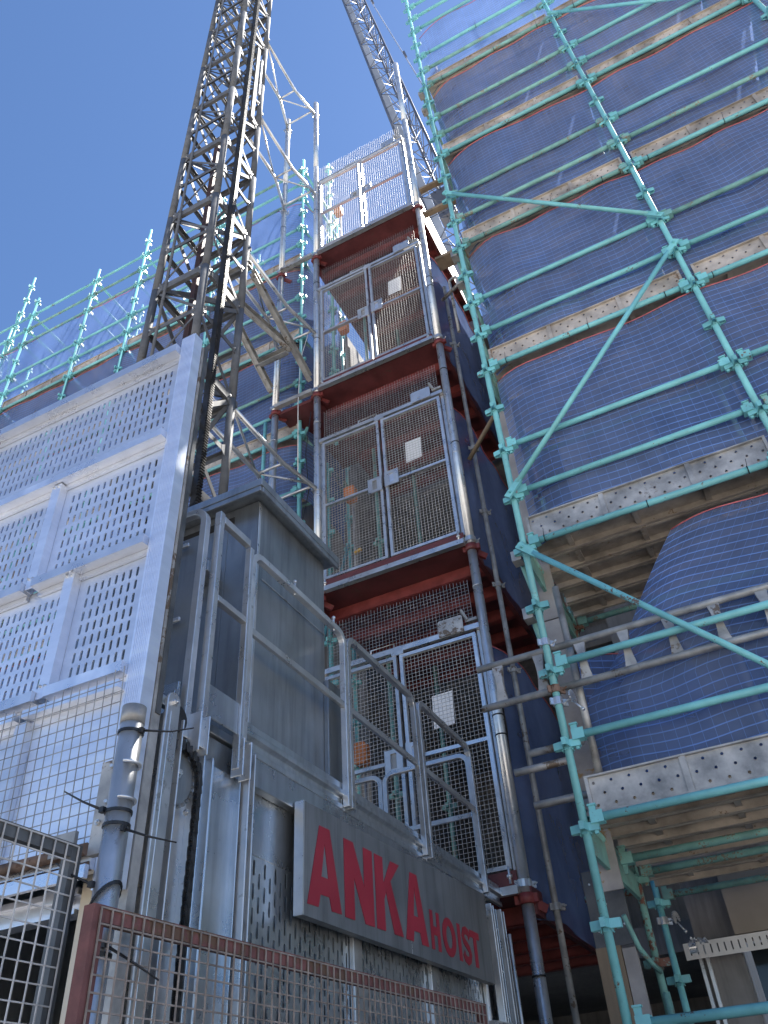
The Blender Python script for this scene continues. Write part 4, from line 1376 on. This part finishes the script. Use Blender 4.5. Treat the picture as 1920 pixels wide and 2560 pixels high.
# roof cabin
cb = MB()
t = 0.01
xr_, xl_ = -2.0, -3.22
ya, yb2 = 2.80, 3.51
cab = box_part('cabin_side_wall', (xr_ - t, xr_, ya + 0.002, yb2, 3.065, 4.53), CABIN, cg)
m = MB()
m.box(xl_, -2.20, ya - t, ya, 3.065, 4.53); m.box(-2.20, xr_ + 0.0, ya - t, ya, 3.065, 4.53) if False else None
m.box(-2.199, xr_ - 0.002, ya - t, ya, 3.065, 4.53)
obj('cabin_front_wall', m, CABIN, cg)
box_part('cabin_back_wall', (xl_, xr_ - 0.012, yb2 - 0.012, yb2 - 0.002, 3.065, 4.53), CABIN, cg)
box_part('cabin_left_wall', (xl_ - t, xl_ - 0.001, ya, yb2, 3.065, 4.53), CABIN, cg)
m = MB()
m.box(xl_ - 0.1, -1.915, 2.685, 3.56, 4.535, 4.585)
m.box(xl_ - 0.1, -1.925, 2.69, 2.705, 4.50, 4.534); m.box(-1.94, -1.918, 2.706, 3.55, 4.50, 4.534)
rf = obj('cabin_roof', m, CABIN, cg)
box_part('vent_slot', (-3.0, -2.16, ya - t - 0.004, ya - t - 0.0005, 4.425, 4.475), DARK, rf)
# folded seam strips and ventilation hood
box_part('corner_seam', (xr_ + 0.0005, xr_ + 0.006, ya - t, ya + 0.012, 3.07, 4.50), GALV, cab)
box_part('panel_seam', (xr_ + 0.0005, xr_ + 0.004, ya + 0.05, yb2, 4.02, 4.028), GALV_DK, cab)
m = MB()
m.prism([(0, 0), (0.20, 0), (0.20, 0.06), (0.14, 0.15), (0.06, 0.15), (0, 0.06)], (-2.42, ya - t - 0.12, 4.06), UX, UZ, (0, 0.118, 0))
obj('vent_hood', m, CABIN, cg)
box_part('side_cover', (xl_ + 0.02, -2.55, ya - 0.12, ya - t - 0.002, 3.35, 4.30), CABIN, cg)
box_part('side_cover', (xr_ + 0.001, xr_ + 0.03, yb2 - 0.02, yb2 + 0.12, 3.10, 3.72), CABIN, cg)

# guard rails round the roof: square tube hoops with rounded shoulders
def hoop(y0, y1, z0, z1, x, r0=0.07, r1=0.07, mid=None, name='guard_rail', axis=UY, origin=None):
    o = origin or Vector((x, 0, 0))
    P = lambda a, z: o + axis * a + UZ * z
    pts = [P(y0, z0)]
    pts += [P(y0 + r0 - r0 * math.cos(R(q)), z1 - r0 + r0 * math.sin(R(q))) for q in range(0, 91, 18)] if r0 else [P(y0, z1)]
    pts += [P(y1 - r1 + r1 * math.sin(R(q)), z1 - r1 + r1 * math.cos(R(q))) for q in range(0, 91, 18)] if r1 else [P(y1, z1)]
    pts += [P(y1, z0)]
    m = MB()
    m.tube(pts, 0.0175, 4, True, True)
    h = obj(name, m, GALV, cg)
    if mid:
        for z in mid:
            bar_part('mid_rail', P(y0 + 0.018, z), P(y1 - 0.018, z), 0.022, 0.035, GALV, h)
    return h
XR = XW + 0.012
hoop(2.60, 3.525, 3.0, 3.995, XR, 0.075, 0.075, (3.55,))
hoop(3.565, 4.475, 3.0, 4.005, XR, 0.075, 0.075, (3.55,))
hoop(4.545, 5.45, 3.0, 4.015, XR, 0.075, 0.075, (3.55,))
hoop(-2.62, -1.925, 3.0, 4.0, 0, 0.075, 0.075, (3.55,), 'end_guard_rail', UX, Vector((0, 5.52, 0)))
hoop(-3.2, -2.66, 3.0, 4.0, 0, 0.075, 0.075, (3.55,), 'end_guard_rail', UX, Vector((0, 5.52, 0)))
# square frame at the near corner, with kick plate
m = MB()
for bx in ((2.31, 2.345, 2.87, 4.05), (2.565, 2.595, 2.87, 4.00)):
    m.box(XR - 0.017, XR + 0.017, bx[0], bx[1], bx[2], bx[3])
m.box(XR - 0.016, XR + 0.016, 2.346, 2.564, 4.0, 4.04); m.box(XR - 0.016, XR + 0.016, 2.346, 2.564, 3.56, 3.59)
obj('corner_guard_frame', m, GALV, cg)
box_part('kick_plate', (XR - 0.004, XR + 0.004, 2.346, 2.564, 3.02, 3.16), CAGE, cg)
hoop(-2.45, -1.925, 2.9, 4.05, 0, 0.075, 0.075, None, 'front_guard_rail', UX, Vector((0, 2.27, 0)))
m = MB()
m.box(-2.14, -2.115, 2.225, 2.25, 3.42, 3.86); m.box(-2.14, -1.98, 2.2305, 2.2445, 3.83, 3.85); m.box(-2.14, -1.98, 2.2305, 2.2445, 3.43, 3.45)
obj('gate_stop', m, GALV, cg)
m = MB()
m.prism(prof, (0, 2.235, 2.98), (0, -1, 0), UZ, (-1.3, 0, 0))
m.v = [(v[0] - 1.93, v[1], v[2]) for v in m.v]
obj('front_top_beam', m, CAGE, cg)
box_part('front_cover', (-2.55, -1.945, 2.262, 2.268, 3.14, 3.9), CABIN, cg)
for y, z in ((3.0, 4.02), (3.42, 4.02)):
    m = MB(); m.tube([(XR + 0.0, y, z - 0.05), (XR + 0.0, y, z + 0.05)], 0.007, 6); m.tube([(XR, y, z + 0.03), (XR, y, z + 0.045)], 0.012, 6); obj('clamp_screw', m, GALV, cg)
# inside lining seen through the open door
box_part('inner_side', (XW - 0.10, XW - 0.075, YC0 + 0.04, YC1 - 0.05, 0.385, 3.01), CAGE, cg)

def soften(root, w, mats):
    for o in root.children_recursive:
        if o.type == 'MESH' and o.name.split('.')[0] not in ('perforated_sheet', 'link', 'bolt') and o.data.materials and o.data.materials[0] in mats and len(o.data.polygons) < 120:
            b = o.modifiers.new('soft_edges', 'BEVEL')
            b.width = w
            b.segments = 2
            b.limit_method = 'ANGLE'
            b.angle_limit = R(50)
soften(cg, 0.0035, (GALV, CAGE, CABIN))

# ------------------------------------------------------------------ sign
sg = thing('hoist_sign', 'dull grey sign with red ANKA HOIST letters on the cage side', 'sign', (XW + 0.02, 4.2, 2.42))
XS_ = XW + 0.045
m = MB()
m.hexa([(XW + 0.002, 3.055, 2.415), (XS_, 3.055, 2.415), (XS_, 5.30, 2.445), (XW + 0.002, 5.30, 2.445),
        (XW + 0.002, 3.055, 2.885), (XS_, 3.055, 2.885), (XS_, 5.30, 2.955), (XW + 0.002, 5.30, 2.955)])
obj('board', m, SIGN, sg)
box_part('edge_fold', (XW + 0.001, XS_ + 0.002, 3.045, 3.054, 2.415, 2.885), GALV, sg)
box_part('sheet_joint', (XS_ + 0.0005, XS_ + 0.0015, 4.105, 4.110, 2.43, 2.54), GALV, sg)
def letter(polys, y0, z0, w, h, dz=0.0, name='letter'):
    m = MB()
    for p in polys:
        m.prism([(a * w, b * h + dz * a) for a, b in p], (XS_ + 0.001, y0, z0), UY, UZ, (0.0022, 0, 0))
    return obj(name, m, SIGNRED, sg)
A_ = [[(0, 0), (0.31, 0), (0.368, 0.155), (0.395, 0.37), (0.50, 0.80), (0.50, 1.0), (0.345, 1.0)],
      [(0.70, 0), (1.0, 0), (0.655, 1.0), (0.50, 1.0), (0.50, 0.80), (0.605, 0.37), (0.632, 0.155)],
      [(0.368, 0.155), (0.632, 0.155), (0.605, 0.37), (0.395, 0.37)]]
N_ = [[(0, 0), (0.32, 0), (0.32, 1), (0, 1)], [(0.68, 0), (1, 0), (1, 1), (0.68, 1)], [(0.32, 0.54), (0.68, 0.0), (0.68, 0.46), (0.32, 1.0)]]
K_ = [[(0, 0), (0.32, 0), (0.32, 1), (0, 1)], [(0.32, 0.42), (0.46, 0.60), (1.0, 1.0), (0.64, 1.0), (0.32, 0.64)], [(0.40, 0.54), (0.66, 0), (1.02, 0), (0.60, 0.70), (0.46, 0.60)]]
H_ = [[(0, 0), (0.30, 0), (0.30, 1), (0, 1)], [(0.70, 0), (1, 0), (1, 1), (0.70, 1)], [(0.30, 0.38), (0.70, 0.38), (0.70, 0.60), (0.30, 0.60)]]
def ring_polys(n=20, t=0.27):
    out = []
    for k in range(n):
        a, b = R(360 * k / n), R(360 * (k + 1) / n)
        q = lambda an, s1, s2: (0.5 + s1 * math.cos(an), 0.5 + s2 * math.sin(an))
        out.append([q(a, 0.5, 0.52), q(b, 0.5, 0.52), q(b, 0.5 - t, 0.52 - t * 0.8), q(a, 0.5 - t, 0.52 - t * 0.8)][::-1])
    return out
I_ = [[(0, 0), (1, 0), (1, 1), (0, 1)]]
S_ctr = [(0.90, 0.74), (0.78, 0.87), (0.5, 0.92), (0.24, 0.86), (0.14, 0.72), (0.24, 0.60), (0.5, 0.51), (0.76, 0.41), (0.86, 0.27), (0.76, 0.14), (0.5, 0.07), (0.22, 0.13), (0.10, 0.27)]
def stroke(pts, wx, wy):
    out, L_, R_ = [], [], []
    for k, p in enumerate(pts):
        a = pts[max(0, k - 1)]; b = pts[min(len(pts) - 1, k + 1)]
        dx, dy = b[0] - a[0], b[1] - a[1]
        l = math.hypot(dx, dy) or 1
        nx, ny = -dy / l * wx, dx / l * wy
        L_.append((p[0] + nx, p[1] + ny)); R_.append((p[0] - nx, p[1] - ny))
    for k in range(len(pts) - 1):
        out.append([R_[k], R_[k + 1], L_[k + 1], L_[k]])
    return out
T_ = [[(0.34, 0), (0.66, 0), (0.66, 0.80), (0.34, 0.80)], [(0, 0.80), (1, 0.80), (1, 1), (0, 1)]]
letter(A_, 3.080, 2.463, 0.297, 0.343, 0.012)
letter(N_, 3.408, 2.472, 0.288, 0.343, 0.008)
letter(K_, 3.722, 2.481, 0.285, 0.341, 0.008)
letter(A_, 4.043, 2.488, 0.279, 0.338, 0.006)
for P_, y, w in ((H_, 4.365, 0.125), (ring_polys(), 4.525, 0.190), (I_, 4.750, 0.042), (stroke(S_ctr, 0.15, 0.11), 4.812, 0.135), (T_, 4.945, 0.148)):
    letter(P_, y, 2.494, w, 0.193)

# ================================================================== RAISED SLIDING GATE (front of the cage)
YG = 2.0
sl = thing('sliding_gate', 'raised perforated aluminium sliding gate at the front of the cage', 'sliding gate', (-2.7, YG, 2.4))
GX0, GX1 = -3.62, -1.965
ROWS = [2.44, 3.06, 3.66, 4.295, 4.93]
def alu_rail(x0, x1, z, h=0.045, dp=0.065):
    m = MB()
    # channel with a face, a returned foot and an upper lip
    m.box(x0, x1, YG - dp, YG - 0.0015, z, z + h)
    m.box(x0 + 0.004, x1 - 0.004, YG - 0.018, YG - 0.002, z - 0.024, z - 0.001)
    return obj('rail', m, ALU_RAIL, sl)
def gate_panel(x0, x1, z0, z1, rows):
    m = MB()
    w, h = x1 - x0, z1 - z0
    cols = int((w - 0.09) / 0.0365)
    perf_sheet(m, (x0, YG, z0), UX, UZ, -UY, w, h, cols, rows, 0.0135, 0.048, 0.045, 0.072, False, 0.004)
    return obj('perforated_sheet', m, ALU, sl)
alu_rail(GX0, GX1, 4.905, 0.055)
alu_rail(GX0, GX1, 4.285)
gate_panel(GX0, GX1, 4.295, 4.925, 7)
for xm, z0, z1, segs in ((-2.615, 3.66, 4.28, 7), (-2.375, 3.06, 3.655, 7)):
    m = MB()
    m.box(xm - 0.028, xm - 0.024, YG - 0.04, YG - 0.001, z0, z1); m.box(xm + 0.024, xm + 0.028, YG - 0.04, YG - 0.001, z0, z1)
    m.box(xm - 0.028, xm + 0.028, YG - 0.044, YG - 0.04, z0, z1)
    o = obj('mullion', m, ALU, sl)
    for z in (z0 + 0.05, z1 - 0.02):
        bolt((xm + 0.012, YG - 0.044, z), (0, -1, 0), 0.013, o)
        bolt((xm - 0.016, YG - 0.044, z + 0.005), (0, -1, 0), 0.013, o)
    gate_panel(GX0, xm - 0.02, z0, z1 + 0.01, segs)
    gate_panel(xm + 0.02, GX1, z0, z1 + 0.01, segs)
    alu_rail(xm + 0.03, GX1, z0 - 0.012)
    alu_rail(GX0, xm - 0.03, z0 - 0.012)
# solid bottom row
for x0, x1 in ((GX0, -2.47), (-2.43, GX1)):
    box_part('plain_sheet', (x0, x1, YG, YG + 0.003, 2.43, 3.055), ALU, sl)
    alu_rail(x0, x1, 2.985, 0.03)
m = MB(); m.box(-2.478, -2.422, YG - 0.04, YG - 0.001, 2.43, 2.98); obj('mullion', m, ALU, sl)
m = MB()
m.box(GX0, GX1, YG - 0.05, YG - 0.002, 2.36, 2.43); m.box(GX0, GX1, YG - 0.07, YG - 0.052, 2.33, 2.37)
obj('bottom_rail', m, ALU_RAIL, sl)
# ribbed edge profile
m = MB()
m.box(-1.964, -1.878, YG - 0.03, YG + 0.03, 2.30, 5.03)
for k in range(8):
    m.box(-1.955 + k * 0.009, -1.951 + k * 0.009, YG - 0.0325, YG - 0.0302, 2.30, 5.03)
obj('edge_profile', m, ALU, sl)
gd = thing('gate_guide', 'dark guide post behind the right edge of the sliding gate', 'guide post', (-1.87, 2.06, 0))
m = MB()
m.box(-1.93, -1.872, YG + 0.034, YG + 0.075, 0.0, 4.98)
obj('post', m, GALV_DK, gd)
m = MB(); m.box(-1.88, -1.866, YG + 0.045, YG + 0.07, 2.9, 4.99); obj('seal_strip', m, FRAME_DK, gd)

# front enclosure below the gate
en = thing('doorway', 'cream doorway posts and lower beam under the sliding gate', 'doorway', (-2.5, 2.05, 0))
box_part('post', (-2.09, -2.03, 2.06, 2.12, 0, 2.42), CREAM, en)
box_part('post', (-1.975, -1.915, 2.085, 2.10, 0, 2.6), CREAM, en)
m = MB()
m.box(-3.6, -2.10, 2.07, 2.11, 2.27, 2.35); m.box(-3.6, -2.10, 2.05, 2.069, 2.33, 2.35); m.box(-3.6, -2.10, 2.05, 2.069, 2.27, 2.285)
obj('lower_beam', m, ALU_RAIL, en)
m = MB(); m.box(-2.22, -2.13, 2.03, 2.049, 2.31, 2.45); o = obj('joint_plate', m, ALU_RAIL, en)
bolt((-2.19, 2.03, 2.40), (0, -1, 0), 0.02, o); bolt((-2.16, 2.03, 2.36), (0, -1, 0), 0.02, o)
# motor drum inside the cage
dr = thing('drum', 'pale cylinder lying in the dark cage opening', 'drum', (-2.6, 2.8, 0.4))
m = MB(); m.tube([(-3.1, 2.75, 1.75), (-2.05, 2.75, 1.75)], 0.09, 20); obj('shell', m, GALV, dr)
for x in (-3.0, -2.2):
    box_part('cradle', (x, x + 0.05, 2.70, 2.80, 0.385, 1.67), GALV_DK, dr)

# ================================================================== FENCES
# loose mesh hung above the gate opening
hm = thing('wire_mesh_sheet', 'bent wire mesh sheet hung in front of the gate bottom', 'wire mesh', (-2.45, 1.92, 2.45))
m = MB()
wire_grid(m, (-3.3, 1.925, 2.44), UX, UZ, 1.40, 0.52, 0.0405, 0.0405, 0.0013, 0.045, None, 0.02)
m.v = [(v[0], v[1] - 0.06 * (v[2] - 2.44), v[2] + 0.02 * math.sin(v[0] * 3)) for v in m.v]
obj('wires', m, WIRE_DK, hm, kind='stuff')
for z, r_, y in ((2.415, 0.02, 1.93), (2.37, 0.016, 1.955)):
    m = MB(); m.tube([(-3.4, y, z), (-1.97, y, z)], r_, 8); obj('rusty_bar', m, RUSTPIPE, hm)
box_part('bracket', (-2.10, -2.0, 1.90, 1.915, 2.40, 2.47), GALV_DK, hm)

def fence_panel(label, A, B, z0, z1, fr, wr_mat, fmat, r, sx, sz, wire, out):
    A, B = Vector(A), Vector(B)
    f = thing('mesh_fence', label, 'fence', (A + B) / 2 + UZ * 0.0, 'temporary fence panels')
    d = (B - A); L_ = d.length; d.normalize()
    n = Vector(out)
    for p in (A, B):
        m = MB()
        m.bar(p + UZ * z0, p + UZ * z1, fr, fr, d)
        obj('upright', m, fmat, f)
    for z in (z0 + fr / 2, z1 - fr / 2):
        m = MB()
        m.bar(A + d * fr / 2 + UZ * z, B - d * fr / 2 + UZ * z, fr - 0.002, fr)
        obj('cross_rail', m, fmat, f)
    m = MB()
    wire_grid(m, A + n * (fr / 2 + 0.004) + UZ * (z0 + 0.005), d, UZ, L_, z1 - z0 - 0.012, sx, sz, wire, 0.0, n)
    obj('wires', m, wr_mat, f, kind='stuff')
    for p in (A, B):
        box_part('foot_block', (p.x - 0.12, p.x + 0.12, p.y - 0.25, p.y + 0.25, 0.0, 0.13), CONC, f)
    return f
fence_panel('rusty red framed mesh fence panel in front of the cage sign', (-1.668, 1.70, 0), (-1.482, 3.99, 0), 0.13, 2.155, 0.040, RUST_WIRE, RUST, 0, 0.0385, 0.0385, 0.0021, (0.998, -0.067, 0))
fence_panel('grey mesh fence panel at the lower left edge', (-1.845, 1.755, 0), (-1.88, 0.75, 0), 0.13, 2.355, 0.038, WIRE, FRAME_DK, 0, 0.044, 0.044, 0.0018, (0.999, -0.035, 0))
fence_panel('fine grey mesh fence panel beyond the red fence', (-1.47, 4.10, 0), (-1.30, 5.3, 0), 0.13, 2.10, 0.03, WIRE_DK, GALV_DK, 0, 0.03, 0.03, 0.0016, (0.98, -0.19, 0))

# big fence post with its collars
fp = thing('fence_post', 'thick galvanised post with clamp collars at the lower left', 'post', (-1.735, 1.80, 0))
PX, PY = -1.735, 1.80
tube_part('pipe', (PX, PY, 0), (PX, PY, 2.775), 0.037, GALV, fp, 24)
m = MB(); m.tube([(PX, PY, 2.72), (PX, PY, 2.778)], 0.0385, 24); obj('cap', m, GALV_DK, fp)
for z in (2.585, 2.475):
    m = MB()
    m.tube(arc((PX, PY, z), 0.043, -60, 220, 18, UX, UY), 0.0055, 8)
    obj('u_bolt', m, GALV, fp)
m = MB(); m.box(PX - 0.085, PX - 0.030, PY - 0.012, PY + 0.012, 2.33, 2.61); o = obj('clamp_bar', m, GALV_DK, fp)
bolt((PX - 0.06, PY - 0.012, 2.42), (0, -1, 0), 0.018, o)
# cable ties: each band with its loose tail
def cable_tie(label, z, tail, r=0.0395, tilt=0.0, back=None):
    t = thing('cable_tie', label, 'cable tie', (PX, PY, z), 'black cable ties on the thick post')
    m = MB()
    ring = [Vector((PX + r * math.cos(R(a)), PY + r * math.sin(R(a)), z + tilt * math.cos(R(a)))) for a in range(0, 361, 20)]
    for a, b in zip(ring, ring[1:]):
        m.bar(a, b, 0.0095, 0.003, (a - Vector((PX, PY, a.z))))
    obj('band', m, BLACK, t)
    m = MB()
    p0 = Vector(tail[0])
    m.box(p0.x - 0.008, p0.x + 0.008, p0.y - 0.008, p0.y + 0.008, p0.z - 0.008, p0.z + 0.008)
    obj('head', m, BLACK, t)
    m = MB()
    m.tube(tail, 0.0042, 4, True, False, 0.0022)
    obj('tail', m, BLACK, t)
cable_tie('cable tie at the post top, its tail reaching over the chain wheel', 2.69, [(PX + 0.042, PY, 2.69), (PX + 0.12, PY + 0.05, 2.685), (PX + 0.20, PY + 0.06, 2.68)])
cable_tie('cable tie below the collars, its tail pointing up left', 2.44, [(PX - 0.03, PY - 0.035, 2.445), (PX - 0.10, PY - 0.05, 2.48), (PX - 0.175, PY - 0.06, 2.525)])
cable_tie('cable tie at mid post, its tail pointing right across the chain', 2.40, [(PX + 0.036, PY - 0.01, 2.385), (PX + 0.10, PY + 0.03, 2.36), (PX + 0.18, PY + 0.06, 2.335)])
cable_tie('cable tie low on the post, its long tail hooked into the grey fence', 2.20, [(PX - 0.02, PY - 0.04, 2.235), (PX - 0.09, PY - 0.05, 2.27), (PX - 0.15, PY - 0.06, 2.31)], 0.0405, 0.04)
cable_tie('cable tie holding the red fence corner to the post', 2.06, [(PX + 0.04, PY - 0.02, 2.08), (PX + 0.10, PY + 0.02, 2.04), (PX + 0.17, PY + 0.06, 1.99)])

scene.render.film_transparent = False
